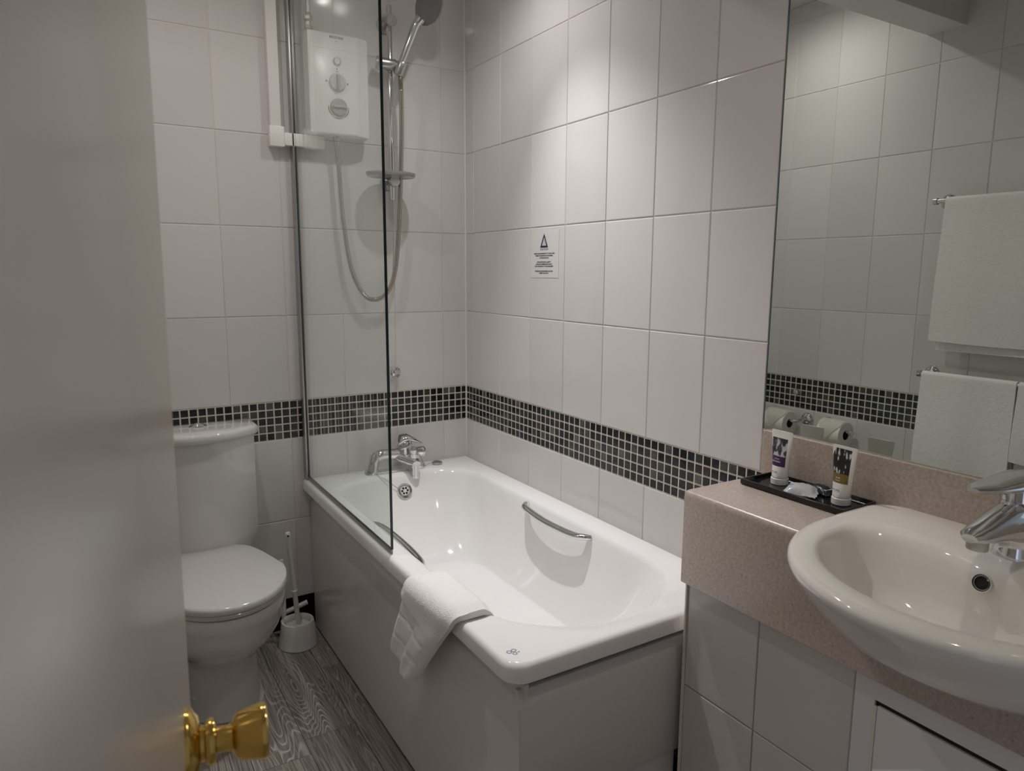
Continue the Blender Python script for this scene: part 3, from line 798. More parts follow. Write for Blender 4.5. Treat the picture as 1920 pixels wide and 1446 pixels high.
# ------------------------------------------------------------------ toilet
tl = thing('toilet', 'white close coupled toilet with closed lid beside the door', 'toilet', (-1.02, -.3, 0))
TX = -1.022
bm = bmesh.new()
prof = [(.000, .118, -.445, .10, -.30), (.012, .114, -.440, .097, -.30), (.05, .108, -.432, .094, -.30), (.11, .103, -.426, .092, -.30), (.155, .105, -.434, .092, -.30), (.185, .113, -.458, .094, -.305), (.220, .131, -.508, .100, -.32), (.255, .149, -.552, .108, -.34), (.290, .1615, -.582, .118, -.36), (.325, .1695, -.600, .130, -.375),
        (.352, .1735, -.6075, .138, -.38), (.357, .1755, -.6115, .14, -.38), (.388, .178, -.616, .145, -.38), (.396, .176, -.613, .143, -.38), (.398, .168, -.600, .137, -.38)]
loft(bm, [egg(TX, hw, yf, yc, -.012, hb, z) for z, hw, yf, hb, yc in prof])
obj('pan', bm, CERAM, tl, smooth=45)
bm = bmesh.new()
loft(bm, [egg(TX, hw, yf, -.40, yb, hb, z, e=5) for z, hw, yf, yb, hb in ((.4005, .168, -.608, -.17, .118), (.403, .176, -.620, -.165, .122), (.413, .178, -.623, -.165, .123), (.4165, .176, -.620, -.166, .122))])
obj('seat_ring', bm, SEATP, tl, smooth=45)
bm = bmesh.new()
loft(bm, [egg(TX, hw, yf, -.40, yb, hb, z, e=5) for z, hw, yf, yb, hb in ((.4175, .176, -.618, -.16, .120), (.4195, .1795, -.6255, -.157, .123), (.431, .1805, -.627, -.157, .123), (.437, .178, -.6225, -.159, .121), (.4395, .171, -.612, -.164, .116), (.4405, .10, -.5, -.24, .07))])
obj('seat_lid', bm, SEATP, tl, smooth=45)
for sx in (-.075, .075):
    bm = bmesh.new(); lathe(bm, [(.010, 0), (.010, .03)], (TX + sx - .015, -.150, .425), (1, 0, 0), 16)
    obj('hinge', bm, SEATP, tl)
# cistern: flat back, bowed front
def cist(hw, yb, ys, yf, z, n=20):
    pts = [Vector((TX + hw, yb, z))]
    cr = .018
    for i in range(n + 1):
        t = i / n; x = hw - 2 * hw * t
        k = 1 - (abs(x) / hw) ** 2.4
        y = ys + (yf - ys) * k
        if abs(x) > hw - cr: y += 0
        pts.append(Vector((TX + x * (1 - .0), y, z)))
    pts.append(Vector((TX - hw, yb, z)))
    return pts
bm = bmesh.new()
loft(bm, [cist(.150, -.03, -.10, -.165, .400), cist(.160, -.015, -.105, -.178, .425), cist(.165, -.008, -.110, -.183, .46), cist(.167, -.008, -.110, -.186, .60), cist(.168, -.008, -.110, -.188, .786)])
obj('cistern', bm, CERAM, tl, smooth=40)
bm = bmesh.new()
loft(bm, [cist(.168, -.008, -.110, -.189, .787), cist(.176, -.008, -.117, -.200, .789), cist(.1795, -.008, -.120, -.204, .795), cist(.1800, -.008, -.120, -.2045, .808), cist(.1785, -.008, -.118, -.202, .8145), cist(.174, -.009, -.115, -.196, .818), cist(.160, -.014, -.105, -.180, .820), cist(.09, -.045, -.08, -.125, .8215)])
obj('cistern_lid', bm, CERAM, tl, smooth=50)
bm = bmesh.new(); lathe(bm, [(.001, 0), (.0270, 0), (.0275, .003), (.0245, .0055), (.0225, .0040), (.0215, .0045), (.012, .0105), (.004, .0140), (.001, .0142)], (TX + .004, -.076, .8200), (0, 0, 1), 30)
obj('flush_button', bm, CHROME, tl)
bm = bmesh.new(); lathe(bm, [(.001, 0), (.009, 0), (.009, .003), (.001, .005)], (TX - .094, -.40, .08), (-.8, -.6, 0), 16)
obj('screw_cap', bm, CERAM, tl)
# dark soil pipe behind the pedestal and a small supply valve
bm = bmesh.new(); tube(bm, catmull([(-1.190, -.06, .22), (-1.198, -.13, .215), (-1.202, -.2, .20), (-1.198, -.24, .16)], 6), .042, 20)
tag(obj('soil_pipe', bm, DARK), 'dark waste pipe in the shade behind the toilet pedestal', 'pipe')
sv = thing('supply_valve', 'small white supply pipe with ribbed nut behind the toilet brush', 'pipe', (-.768, -.03, 0))
bm = bmesh.new(); lathe(bm, [(.009, .055), (.009, .292), (.007, .298), (.001, .300)], (-.768, -.030, 0), (0, 0, 1), 14); obj('pipe_tube', bm, WPLAST, sv)
bm = bmesh.new(); lathe(bm, [(.010, .03), (.013, .034), (.013, .042), (.011, .044), (.013, .046), (.013, .054), (.011, .056), (.013, .058), (.013, .066), (.010, .07)], (-.768, -.030, 0), (0, 0, 1), 16); obj('pipe_nut', bm, WPLAST, sv)
bm = bmesh.new(); tube(bm, [(-.80, -.02, .085), (-.74, -.018, .095), (-.68, -.02, .112)], .009, 12)
tag(obj('waste_pipe', bm, WPLAST), 'short white plastic pipe in the dark gap under the wall tiles', 'pipe')

# toilet brush
HX, HY = -.737, -.098
bm = bmesh.new()
lathe(bm, [(.001, .001), (.066, .001), (.0675, .003), (.0665, .007), (.062, .040), (.0570, .084), (.0545, .091), (.0495, .0915), (.0465, .088), (.0455, .080), (.0455, .068), (.001, .066)], (HX, HY, 0), (0, 0, 1), 44)
tag(obj('toilet_brush_holder', bm, WPLAST), 'white plastic toilet brush pot on the floor between toilet and bath', 'brush holder')
tb = thing('toilet_brush', 'white toilet brush with slim handle standing in its plastic pot', 'toilet brush', (HX, HY, .067))
bm = bmesh.new()
p0 = Vector((HX + .002, HY - .004, .067)); p1 = Vector((-.762, -.118, .428))
ax = (p1 - p0).normalized(); Ln = (p1 - p0).length
lathe(bm, [(.001, 0), (.017, 0), (.016, .006), (.0085, .010), (.0085, .135), (.0105, .137), (.0105, .143), (.0085, .145), (.0088, Ln - .03), (.0095, Ln - .02), (.0100, Ln - .006), (.007, Ln), (.001, Ln + .001)], p0, ax, 18)
hnd = obj('handle', bm, WPLAST, tb)
u, v, d = frame_of(ax)
bm = bmesh.new(); lathe(bm, [(.001, .068), (.043, .068), (.043, .0705), (.001, .0715)], (HX, HY, 0), (0, 0, 1), 32)
obj('splash_cap', bm, WPLAST, tb)
bm = bmesh.new(); lathe(bm, [(.0035, 0), (.0035, .0012), (.001, .0014)], p0 + ax * (Ln - .010) + (-u * .0) + Vector((-.2, -.97, 0)) * .0092, (-.2, -.97, 0), 12)
obj('hang_hole', bm, DARK, hnd)

# ------------------------------------------------------------------ vanity
VX, VY = -.262, -1.472
vb = thing('vanity_unit', 'tiled white vanity base with access panel below the basin', 'vanity', (-.12, -2.08, 0))
obj('carcass', BX(-.234, -.012, YF + .003, -1.478, .004, .664), GROUT, vb, smooth=0)
ROT_FR = Matrix(((0, 0, -1), (-1, 0, 0), (0, 1, 0)))
def vtile(y0, y1, z0, z1):
    me = tile_mesh(abs(y1 - y0) - GAP, z1 - z0 - GAP)
    o = put_tile(vb, me, (-.234, (y0 + y1) / 2, (z0 + z1) / 2), ROT_FR)
    o.matrix_parent_inverse = Matrix.Translation(-vb.location)
for a_, b_ in ((-1.478, -1.665), (-1.665, -1.866)):
    for z0, z1 in ((.422, .664), (.124, .422), (.004, .124)): vtile(a_, b_, z0, z1)
# flat surround and access panel
bm = bmesh.new()
for (ya, yb_, za, zb) in ((-1.8675, -1.903, .004, .664), (-1.903, -2.697, .622, .664), (-2.52, -2.697, .004, .622), (-1.903, -2.52, .004, .10)):
    box(bm, -.2415, -.2335, yb_, ya, za, zb)
obj('panel_surround', bm, WPLAST, vb, smooth=0)
obj('panel_frame', BX(-.2375, -.2345, -2.52, -1.9035, .10, .6215), DARK, vb, smooth=0)
obj('access_panel', BX(-.2430, -.2360, -2.515, -1.9085, .106, .6135, bev=.0015), WPLAST, vb, smooth=30, label='white access panel with a dark gap along its top')
obj('frame_strip', BX(-.2435, -.2400, -1.9080, -1.9015, .10, .612), SILIC, vb, smooth=0)
obj('edge_bead', BX(-.246, -.234, -1.478, -1.4745, .004, .664), SILIC, vb, smooth=0)

vc = thing('vanity_counter', 'speckled beige stone counter with deep front apron holding the basin', 'counter', (-.13, -2.08, .665))
bm = bmesh.new()
secv = [(-.003, .838), (-.003, .8680), (-.250, .8680), (-.2552, .8670), (-.2592, .8642), (-.2614, .8600), (VX, .854), (VX, .667), (VX + .0015, .6655), (-.242, .6655), (-.242, .838)]
# left end rounded: three stations
st_ = [(VY, .004), (VY - .0015, .0015), (VY - .004, 0), (YF + .003, 0)]
loops = []
for y, ins in st_:
    cxm, czm = -.13, .76
    loops.append([Vector((x + (ins if x < -.245 else 0), y, z - (ins if z > .84 else 0))) for x, z in secv])
loft(bm, loops)
worktop = obj('worktop', bm, STONE, vc, smooth=35)
obj('backsplash', BX(-.0200, -.0030, YF + .003, VY + .001, .8684, .9695, bev=.0015), STONE, vc, smooth=0)

# basin
bs = thing('washbasin', 'white ceramic semi recessed washbasin projecting from the beige counter', 'basin', (-.25, -2.025, .86))
BCY = -2.025
def bloop(hy, xb, xf, z, rb=.05, n=18, ef=2.0, xs=-.19, bul=0.0):
    """plan: straight back at xb, sides straight to xs, then a half ellipse to xf (towards -x)"""
    pts = []
    for k in range(9):   # back-left corner (y+)
        t = PI / 2 * k / 8
        pts.append(Vector((xb - rb + rb * math.cos(t), BCY + hy - rb + rb * math.sin(t), z)))
    m = 34
    for k in range(m + 1):
        t = PI * k / m
        c, s = math.cos(t), math.sin(t)
        pts.append(Vector((xs - (xs - xf) * abs(s) ** (2 / ef), BCY + hy * math.copysign(abs(c) ** (2 / ef), c), z)))
    for k in range(9):
        t = PI / 2 * (1 - k / 8)
        pts.append(Vector((xb - rb + rb * math.cos(t), BCY - hy + rb - rb * math.sin(t), z)))
    for k in range(1, 18):
        dy = (-hy + rb) + (2 * hy - 2 * rb) * k / 18
        pts.append(Vector((xb - bul * math.exp(-(dy / .055) ** 2), BCY + dy, z)))
    return pts
bm = bmesh.new()
BL = [bloop(.12, -.10, -.268, .732, .05, xs=-.17), bloop(.150, -.09, -.300, .735, .05, xs=-.17), bloop(.188, -.08, -.350, .752, .05, xs=-.17), bloop(.228, -.06, -.410, .787, .05, xs=-.18), bloop(.252, -.04, -.447, .826, .05, xs=-.185), bloop(.264, -.025, -.470, .852, .05, xs=-.19),
      bloop(.269, -.019, -.481, .866, .05, xs=-.19), bloop(.2705, -.0185, -.4845, .8740, .05, xs=-.19), bloop(.2695, -.0190, -.4830, .8805, .05, xs=-.19), bloop(.265, -.0205, -.4770, .8850, .05, xs=-.19), bloop(.257, -.026, -.468, .8865, .05, xs=-.19),
      bloop(.244, -.085, -.457, .8866, .05, xs=-.20), bloop(.228, -.135, -.441, .8858, .055, xs=-.215, bul=.012), bloop(.219, -.152, -.431, .8828, .06, xs=-.225, bul=.016), bloop(.2135, -.160, -.4255, .8765, .065, xs=-.23, bul=.018), bloop(.208, -.1655, -.420, .864, .07, xs=-.235, bul=.018), bloop(.196, -.173, -.409, .838, .08, xs=-.245, bul=.012), bloop(.173, -.182, -.389, .806, .08, xs=-.255), bloop(.134, -.195, -.36, .778, .07, xs=-.265), bloop(.080, -.220, -.33, .765, .045, xs=-.27), bloop(.02, -.252, -.292, .761, .01, xs=-.272)]
loft(bm, BL)
obj('bowl', bm, CREAM, bs, smooth=50)
def cut_hole(target, loops):
    bm = bmesh.new(); loft(bm, loops); bmesh.ops.recalc_face_normals(bm, faces=bm.faces)
    me = bpy.data.meshes.new('cut'); bm.to_mesh(me); bm.free()
    cu = bpy.data.objects.new('cut', me); C.objects.link(cu)
    md = target.modifiers.new('cut', 'BOOLEAN'); md.operation = 'DIFFERENCE'; md.object = cu; md.solver = 'EXACT'
    nm = bpy.data.meshes.new_from_object(target.evaluated_get(bpy.context.evaluated_depsgraph_get()))
    target.modifiers.clear(); target.data = nm; bpy.data.objects.remove(cu)
ctr = Vector((-.25, BCY, 0))
def shrink(L, k, dz=0): return [Vector((ctr.x + (p.x - ctr.x) * k, ctr.y + (p.y - ctr.y) * k, p.z + dz)) for p in L]
cut_hole(worktop, [shrink(BL[0], .975, -.006)] + [shrink(l_, .985) for l_ in BL[1:7]] + [shrink(BL[6], .985, .05)])
bm = bmesh.new(); ovb = Vector((-.1862, -2.016, .858)); axb = Vector((-1, .0, .33)).normalized()
lathe(bm, [(.001, -.004), (.0125, -.004), (.0125, .0012), (.0115, .0012), (.0110, -.001), (.001, -.001)], ovb, axb, 28)
oh = obj('overflow_hole', bm, DARK, bs)
bm = bmesh.new(); lathe(bm, [(.0105, -.001), (.0128, .0008), (.0135, .0012), (.0145, .0002)], ovb, axb, 28, False, False)
obj('overflow_lip', bm, CREAM, oh)
bm = bmesh.new(); lathe(bm, [(.001, 0), (.030, 0), (.030, .002), (.022, .003), (.020, -.001), (.001, -.001)], (-.272, BCY, .7615), (0, 0, 1), 30)
obj('waste_ring', bm, CHROME, bs)

# basin mixer
bt2 = thing('basin_mixer_tap', 'chrome single lever mixer tap on the washbasin deck', 'tap', (-.085, -2.027, .884))
TC = Vector((-.098, -2.020, .8850))
bm = bmesh.new()
lathe(bm, [(.001, -.001), (.0300, -.001), (.0300, .004), (.0275, .012), (.0265, .030), (.0275, .048), (.0270, .066), (.0255, .078), (.0240, .082), (.001, .082)], TC, (0, 0, 1), 36)
b2 = obj('tap_body', bm, CHROME, bt2)
bm = bmesh.new()
SPP = [(.010, .050, .026, .032), (-.020, .053, .0265, .032), (-.045, .0545, .0250, .0270), (-.075, .0545, .0220, .0195), (-.103, .0535, .0195, .0135), (-.122, .0525, .0165, .0095), (-.131, .052, .010, .0055)]
loft(bm, [[TC + Vector((x, w * math.cos(2 * PI * k / 22), z + h * math.sin(2 * PI * k / 22))) for k in range(22)] for x, z, w, h in SPP])
spb = obj('spout', bm, CHROME, bt2)
bm = bmesh.new(); lathe(bm, [(.0130, 0), (.0130, -.011), (.0115, -.013), (.001, -.013)], TC + Vector((-.108, 0, .0445)), (.10, 0, 1), 24)
obj('aerator', bm, SATIN, spb)
bm = bmesh.new()
lathe(bm, [(.0245, .0825), (.0262, .084), (.0262, .104), (.025, .110), (.001, .112)], TC, (0, 0, 1), 34)
cv = obj('lever_cap', bm, CHROME, bt2)
bm = bmesh.new(); lathe(bm, [(.001, 0), (.0028, 0), (.0028, .0006), (.001, .0006)], TC + Vector((-.0235, .0115, .094)), (-.9, .44, 0), 12)
obj('screw_hole', bm, DARK, cv)
bm = bmesh.new()
LV = [(.032, .112, .010, .004), (.024, .113, .023, .0085), (.0, .114, .029, .0115), (-.03, .114, .028, .0105), (-.065, .1145, .025, .0085), (-.095, .116, .021, .0065), (-.120, .1185, .016, .0045), (-.135, .1195, .008, .0025)]
loft(bm, [[TC + Vector((x, w * math.cos(2 * PI * k / 22), z + h * math.sin(2 * PI * k / 22))) for k in range(22)] for x, z, w, h in LV])
obj('lever', bm, CHROME, bt2)

for o in list(bpy.data.objects):
    q_ = o
    while q_.parent: q_ = q_.parent
    if q_ is bt2 and o.type == 'MESH': o.data.transform(Matrix.Translation(TC) @ Matrix.Diagonal((1.13, 1.13, 1.08, 1)) @ Matrix.Translation(-TC))

# ------------------------------------------------------------------ mirror
mr = thing('wall_mirror', 'large frameless wall mirror above the beige backsplash', 'mirror', (-.008, -2.08, .971))
bm = bmesh.new(); box(bm, -.0100, -.0050, YF + .003, -1.4635, .9700, 2.30)
for f in bm.faces:
    f.normal_update(); f.material_index = 0 if f.normal.x < -.9 else 1
obj('mirror_glass', bm, [MIRROR, MEDGE], mr, smooth=0)
obj('mirror_edge', BX(-.0102, -.0050, -1.4632, -1.4600, .9700, 2.30), MEDGE, mr, smooth=0)

# ------------------------------------------------------------------ tray with toiletries
tr = thing('toiletries_tray', 'shallow black gloss tray on the beige counter by the mirror', 'tray', (-.053, -1.6, .86))
ZT = .8684
bm = bmesh.new()
def trl(i, z): return rrect(-.127 + i, -.0225 - i, -1.748 + i, -1.502 - i, ((.004, .004),) * 4, z, 4)
loft(bm, [trl(.002, ZT), trl(0, ZT + .003), trl(0, ZT + .0115), trl(.0008, ZT + .0125), trl(.0045, ZT + .0125), trl(.006, ZT + .0045), trl(.008, ZT + .0035)])
obj('tray_body', bm, BLACKP, tr, smooth=30)
def tube_axes(z):
    if z < .015: return .0155, .0155
    f = min(1, max(0, (z - .016) / .09)); g = 1 - (1 - f) ** 1.25
    return .0168 + .0105 * f, .0168 * (1 - g) + .0011 * g
def lotion(x, y, rz, lab, label, hx):
    t = thing('toiletry_tube', label, 'tube', (x, y, ZT + .0038), 'standing toiletry tubes')
    t.rotation_euler.z = rz
    bm = bmesh.new(); lathe(bm, [(.001, 0), (.0172, 0), (.0182, .001), (.0182, .0125), (.0172, .0135), (.001, .0135)], (0, 0, 0), (0, 0, 1), 28)
    c = obj('cap', bm, WPLAST, t); c.matrix_parent_inverse = Matrix()
    bm = bmesh.new(); n = 36; loops = []
    for z in (.0138, .016, .02, .03, .042, .055, .068, .08, .092, .1, .106, .115):
        a, b_ = tube_axes(z)
        loops.append([Vector((a * math.cos(2 * PI * k / n), b_ * math.sin(2 * PI * k / n), z)) for k in range(n)])
    loft(bm, loops)
    b0 = obj('tube_body', bm, lab, t); b0.matrix_parent_inverse = Matrix()
    return t
WT = (.80, .78, .74)
LAB1 = tube_label('purple_tube_print', [(0, WT), (.34, (.055, .012, .085)), (.53, (.3, .3, .3)), (.86, WT)], ((75, 0, 45), [(.40, (.02, .02, .025)), (.50, (.06, .06, .07)), (.56, (.5, .5, .52))], (.53, .86), (3.1, 0, 0)))
LAB2 = tube_label('gold_tube_print', [(0, WT), (.37, (.20, .125, .03)), (.53, (.3, .3, .3)), (.95, WT)], ((160, 0, 55), [(.50, (.008, .008, .010)), (.58, (.02, .02, .02)), (.66, (.65, .65, .66))], (.53, .95), (7.3, 0, 0)))
q1 = lotion(-.060, -1.552, R(-92), LAB1, 'white toiletry tube with purple band standing at the tub end of the tray', 0)
q2 = lotion(-.069, -1.703, R(-94), LAB2, 'white toiletry tube with dark picture and gold band standing beside the soap', 0)
for q, body, z, m_, sz in ((q1, 'shampoo', .050, WHITE_INK, .0055), (q1, 'hydrating', .055, WHITE_INK, .003), (q1, 'sea kelp', .028, INKG, .0045), (q2, 'body', .053, WHITE_INK, .0045), (q2, 'wash gel', .048, WHITE_INK, .003), (q2, 'sea kelp', .030, INKG, .005)):
    c = text(body, sz, m_, (-.003, -tube_axes(z)[1] - .0009, z), (1, 0, 0), (0, 0.16, 1), q); c.matrix_parent_inverse = Matrix()
def pouch(name, cx, cy, w, l, h, rz, mat, label):
    bm = bmesh.new(); n, m = 14, 12; g = []
    for i in range(n + 1):
        row = []
        for j in range(m + 1):
            a = i / n * 2 - 1; b_ = j / m * 2 - 1
            e = (1 - abs(a) ** 3) * (1 - abs(b_) ** 2.6)
            wr_ = .0010 * math.sin(9 * a + 4 * b_) * (1 - e) + .0007 * math.sin(23 * b_ + 5 * a)
            row.append(bm.verts.new((a * w / 2, b_ * l / 2 * (1 + .02 * math.sin(11 * a)), .0008 + h * e ** .7 + wr_ + .001)))
        g.append(row)
    fs = [bm.faces.new((g[i][j], g[i + 1][j], g[i + 1][j + 1], g[i][j + 1])) for i in range(n) for j in range(m)]
    r = bmesh.ops.solidify(bm, geom=fs, thickness=.0012)
    o = obj(name, bm, mat, smooth=60)
    o.location = (cx, cy, ZT + .0052); o.rotation_euler.z = rz
    return tag(o, label, 'soap')
p1 = pouch('soap_sachet', -.081, -1.622, .056, .064, .017, R(24), FOIL, 'white wrapped soap lying in the black tray between the two tubes')
obj('blue_print', BX(-.006, .006, .008, .022, .0135, .0172), BLUEP, p1, smooth=0).matrix_parent_inverse = Matrix()
p2 = pouch('soap_sachet', -.043, -1.640, .032, .056, .014, R(-8), FOILD, 'dark wrapped sachet behind the white soap in the black tray')
obj('white_end', BX(-.010, .010, -.021, -.012, .009, .0112), FOIL, p2, smooth=0).matrix_parent_inverse = Matrix()

# ------------------------------------------------------------------ flannel over the bath rim
fl_ = thing('flannel', 'folded white flannel hanging over the outer rim of the bath', 'towel', (-.66, -1.1, .58))
def drape(u_, v_):
    """centre surface of the folded cloth; u_ across (0 = far, 1 = near), v_ along from inside the tub to the lower hem"""
    s = v_
    if s < .30:                                   # lying on the rim
        k = s / .30
        x = -.588 - .082 * k; z = .5835 - .024 * max(0, (x + .620) / .032) ** 1.6
        y0, y1 = -1.005 - .02 * (1 - k), -1.250 + .03 * (1 - k) * 0
    elif s < .40:
        k = (s - .30) / .10; t = k * PI / 2
        x = -.670 - .0165 * math.sin(t); z = .5835 - .0165 * (1 - math.cos(t))
        y0, y1 = -1.005 + .012 * k, -1.250 + .012 * k
    else:
        k = (s - .40) / .60
        x = -.6865 - .004 * math.sin(PI * k); z = .567 - .240 * k
        y0, y1 = -.993 + .128 * k, -1.238 + .205 * k
    return Vector((x, y0 + (y1 - y0) * u_, z)), s
def dent(s):
    return .0042 * (math.exp(-((s - .615) / .010) ** 2) + math.exp(-((s - .775) / .010) ** 2))
def sheet(u0, u1, thick, vmax, lift, round_edge, name, vmin=0.0, endround=0.0):
    bm = bmesh.new(); n, m = 26, 60; top = []; bot = []
    for i in range(n + 1):
        a = i / n; rt, rb = [], []
        for j in range(m + 1):
            v_ = vmin + (vmax - vmin) * j / m
            ub = u0(v_) if callable(u0) else u0
            uu = ub + (u1 - ub) * a
            if endround:
                e = max(0, (v_ - (vmax - .12)) / .12)
                w_ = 1 - endround * (1 - math.sqrt(max(0, 1 - e * e)))
                uu = (ub + u1) / 2 + (uu - (ub + u1) / 2) * w_
            P_, s = drape(uu, v_)
            # outward direction
            if s < .30: nn = Vector((0, 0, 1))
            elif s < .40: t = (s - .30) / .10 * PI / 2; nn = Vector((-math.sin(t), 0, math.cos(t)))
            else: nn = Vector((-1, 0, 0))
            edge = min(1, (math.sin(PI * min(1, max(0, a)))) * 1.0)
            prof = (1 - abs(2 * a - 1) ** round_edge) ** .5 if round_edge else 1
            endf = min(1, max(0.12, (vmax - v_) / .03)) ** .5
            startf = min(1, max(0.3, (v_ - vmin) / .03)) ** .5
            h = max(.0035, thick * max(.38, prof) * endf * startf - dent(s))
            wob = .0012 * math.sin(17 * v_ + 5 * a) + .0010 * math.sin(9 * a - 7 * v_)
            rt.append(bm.verts.new(P_ + nn * (lift + h + wob)))
            rb.append(bm.verts.new(P_ + nn * (lift - .0045)))
        top.append(rt); bot.append(rb)
    for i in range(n):
        for j in range(m):
            bm.faces.new((top[i][j], top[i + 1][j], top[i + 1][j + 1], top[i][j + 1]))
            bm.faces.new((bot[i][j], bot[i][j + 1], bot[i + 1][j + 1], bot[i + 1][j]))
    for j in range(m):
        bm.faces.new((top[0][j], top[0][j + 1], bot[0][j + 1], bot[0][j])); bm.faces.new((top[n][j], bot[n][j], bot[n][j + 1], top[n][j + 1]))
    for i in range(n):
        bm.faces.new((top[i][0], bot[i][0], bot[i + 1][0], top[i + 1][0])); bm.faces.new((top[i][m], top[i + 1][m], bot[i + 1][m], bot[i][m]))
    return obj(name, bm, TOWEL, fl_, smooth=60)
sheet(0.03, .74, .009, .955, .002, 8, 'back_layer', vmin=.2)
def fold_edge(v_):
    k = min(1, max(0, (v_ - .470) / .055)); k = k * k * (3 - 2 * k)
    return .0 + k * (.50 + .05 * (v_ - .5))
sheet(fold_edge, 1.0, .021, 1.0, .004, 3.4, 'front_fold', endround=.8)

# ------------------------------------------------------------------ left wall fittings (seen in the mirror)
def rosette(bm, y, z, r=.030): lathe(bm, [(.001, .007), (r, .007), (r, .010), (r * .9, .016), (r * .55, .022), (.011, .024)], (XL, y, z), (1, 0, 0), 28)
def roll_holder(y, dy, label):
    t = thing('toilet_roll_holder', label, 'roll holder', (XL, y, .69), 'chrome toilet roll holders')
    bm = bmesh.new(); rosette(bm, y, .690); obj('rosette', bm, CHROME, t)
    bm = bmesh.new(); tube(bm, catmull([(XL + .02, y, .690), (XL + .06, y, .690), (XL + .078, y + dy * .012, .688), (XL + .082, y + dy * .04, .686), (XL + .082, y + dy * .150, .686)], 6), .0075, 12)
    tube(bm, [(XL + .082, y + dy * .148, .686), (XL + .082, y + dy * .160, .686)], .0115, 14)
    obj('arm', bm, CHROME, t)
roll_holder(-.592, 1, 'chrome roll holder nearest the far corner on the left wall')
roll_holder(-.694, -1, 'chrome roll holder nearest the towels on the left wall')
def roll(yc, label):
    t = thing('toilet_roll', label, 'toilet roll', (XL + .082, yc, .64), 'toilet rolls on the left wall')
    cz = .686 - .012
    bm = bmesh.new()
    lathe(bm, [(.020, -.051), (.051, -.051), (.0525, -.049), (.0525, .049), (.051, .051), (.020, .051), (.020, -.051)], (XL + .082, yc, cz), (0, 1, 0), 40, False, False)
    obj('paper', bm, PAPER, t)
    bm = bmesh.new(); lathe(bm, [(.020, -.0505), (.0205, -.0505), (.0205, .0505), (.020, .0505), (.0188, .0505), (.0188, -.0505), (.020, -.0505)], (XL + .082, yc, cz), (0, 1, 0), 32, False, False)
    obj('core', bm, COREM, t)
    # folded point of the loose sheet
    bm = bmesh.new(); g = []
    rr0 = .0535
    prof = [(t_, rr0 + .0012) for t_ in [20, 35, 50, 65, 80, 95, 110, 125]]
    nst = len(prof)
    rows = []
    for k, (tdeg, r0) in enumerate(prof):
        half = .050 * (1 if k < 4 else max(.02, 1 - (k - 3) / 4.2))
        tt = R(90 - tdeg + 20)
        c_ = Vector((XL + .082 + math.cos(tt) * r0, 0, cz + math.sin(tt) * r0))
        rows.append([bm.verts.new(c_ + Vector((.004 * (k / nst) * (1 if k < 7 else 1.6), yc + half * s_, .002))) for s_ in (-1, -.5, 0, .5, 1)])
    for p, q in zip(rows, rows[1:]):
        for i in range(4): bm.faces.new((p[i], p[i + 1], q[i + 1], q[i]))
    bmesh.ops.solidify(bm, geom=list(bm.faces), thickness=.0012)
    obj('folded_sheet', bm, PAPER, t, smooth=50)
roll(-.508, 'toilet roll with folded end nearest the far corner on the left wall')
roll(-.774, 'toilet roll with folded end nearest the towels on the left wall')
bm = bmesh.new(); lathe(bm, [(.001, .0065), (.010, .0065), (.010, .010), (.006, .014), (.006, .020), (.0125, .026), (.0145, .033), (.0125, .040), (.001, .044)], (XL, -.545, .805), (1, 0, 0), 24)
tag(obj('wall_stud', bm, CHROME), 'small chrome stud on the mosaic band of the left wall', 'knob')

def towel_rail(z, y0, y1, label):
    t = thing('towel_rail', label, 'towel rail', (XL, (y0 + y1) / 2, z), 'chrome towel rails')
    for y in (y0, y1):
        bm = bmesh.new(); rosette(bm, y, z, .028); tube(bm, [(XL + .02, y, z), (XL + .06, y, z)], .009, 12); obj('rosette', bm, CHROME, t)
    bm = bmesh.new(); tube(bm, [(XL + .06, y0 + .022, z), (XL + .06, y1 - .022, z)], .0085, 16)
    for y in (y0 + .018, y1 - .018): lathe(bm, [(.001, -.006), (.012, -.006), (.012, .006), (.001, .006)], (XL + .06, y, z), (0, 1, 0), 18)
    obj('rail_tube', bm, CHROME, t)
towel_rail(1.572, -1.10, -1.76, 'upper chrome towel rail on the left wall')
towel_rail(.957, -1.10, -1.76, 'lower chrome towel rail on the left wall')

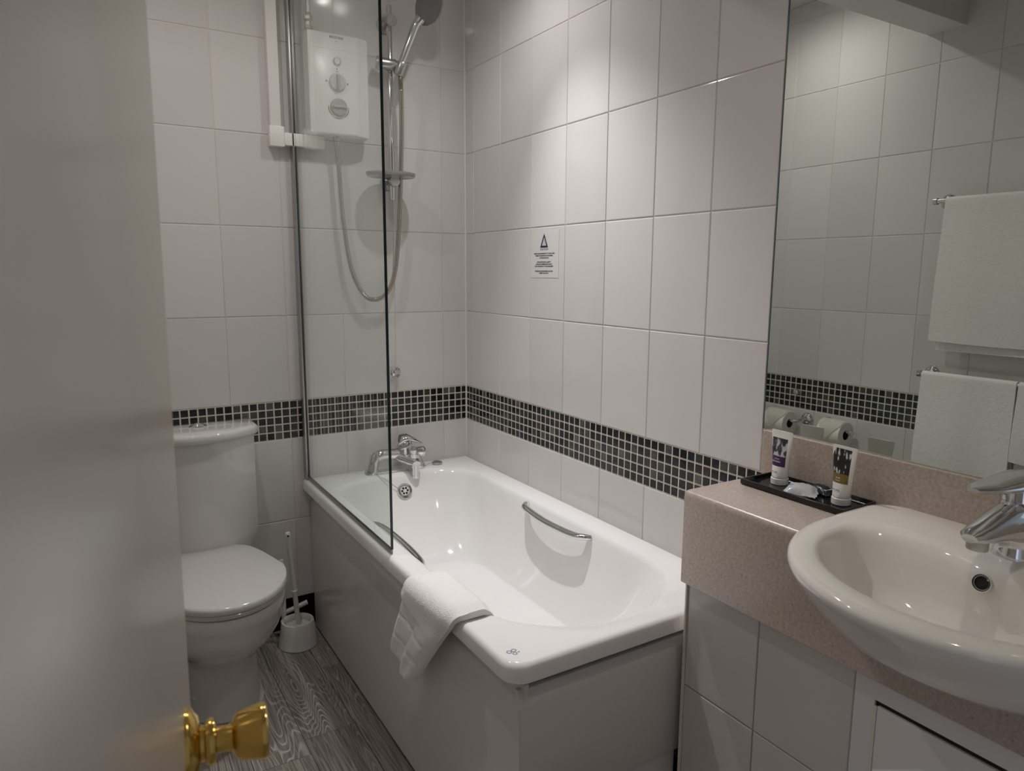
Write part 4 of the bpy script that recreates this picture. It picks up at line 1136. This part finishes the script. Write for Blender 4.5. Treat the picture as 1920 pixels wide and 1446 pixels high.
def towel(z, y0, y1, zf, zb, label, flare=.0, bow=.012, thick=.006, hemfold=False):
    bm = bmesh.new(); xr = XL + .06; r0 = .0125
    n = 30; prof = []
    nf = 26
    for k in range(nf + 1): prof.append(('f', k / nf))
    for k in range(1, 10): prof.append(('t', k / 10))
    for k in range(nf + 1): prof.append(('b', k / nf))
    rows = []
    for kind, k in prof:
        row = []
        for i in range(n + 1):
            a = i / n; y = y0 + (y1 - y0) * a
            if kind == 'f':
                zz = zf + (z - zf) * k; d = 1 - k
                x = xr + r0 + .004 * d * math.sin(5 * a + .5) + bow * d * math.sin(PI * d) * .6
                yy = y + (flare * d * (1 if a < .5 else .4) * (1 - 2 * a) if y0 > y1 else 0)
                zz -= .006 * math.sin(PI * a) * d
            elif kind == 't':
                tt = k * PI; x = xr + r0 * math.cos(tt); zz = z + r0 * math.sin(tt); yy = y
            else:
                zz = z + (zb - z) * k; x = xr - r0 + .003 * k * math.sin(4 * a) - .012 * k * 0
                yy = y - .006 * k
            row.append(bm.verts.new((x, yy, zz)))
        rows.append(row)
    fs = []
    for p, q in zip(rows, rows[1:]):
        for i in range(n): fs.append(bm.faces.new((p[i], p[i + 1], q[i + 1], q[i])))
    bmesh.ops.recalc_face_normals(bm, faces=bm.faces)
    bmesh.ops.solidify(bm, geom=fs, thickness=thick)
    return tag(obj('hanging_towel', bm, TOWEL2, smooth=60), label, 'towel', 'towels on the left wall rails')
towel(1.572, -1.120, -1.60, 1.082, 1.048, 'large white towel on the upper rail of the left wall', flare=.012)
towel(.957, -1.095, -1.405, .56, .60, 'white towel nearest the rolls on the lower rail of the left wall', flare=.006)
towel(.957, -1.412, -1.70, .700, .66, 'white towel beside its twin on the lower rail of the left wall', flare=.004)

# ------------------------------------------------------------------ downlights
for (x, y), lab, ln in zip(FITTINGS, ('recessed ceiling downlight over the bath', 'recessed ceiling downlight over the toilet', 'recessed warm ceiling downlight before the washbasin'), (LENS, LENS, LENSW)):
    t = thing('ceiling_downlight', lab, 'downlight', (x, y, CEIL), 'recessed ceiling downlights')
    bm = bmesh.new(); lathe(bm, [(.045, -.0005), (.045, -.004), (.042, -.007), (.032, -.007), (.030, -.002)], (x, y, CEIL), (0, 0, 1), 36, False, False)
    obj('trim_ring', bm, CHROME, t)
    bm = bmesh.new(); lathe(bm, [(.001, -.0015), (.029, -.0015), (.029, -.0025), (.001, -.003)], (x, y, CEIL), (0, 0, 1), 28)
    obj('lens', bm, ln, t)
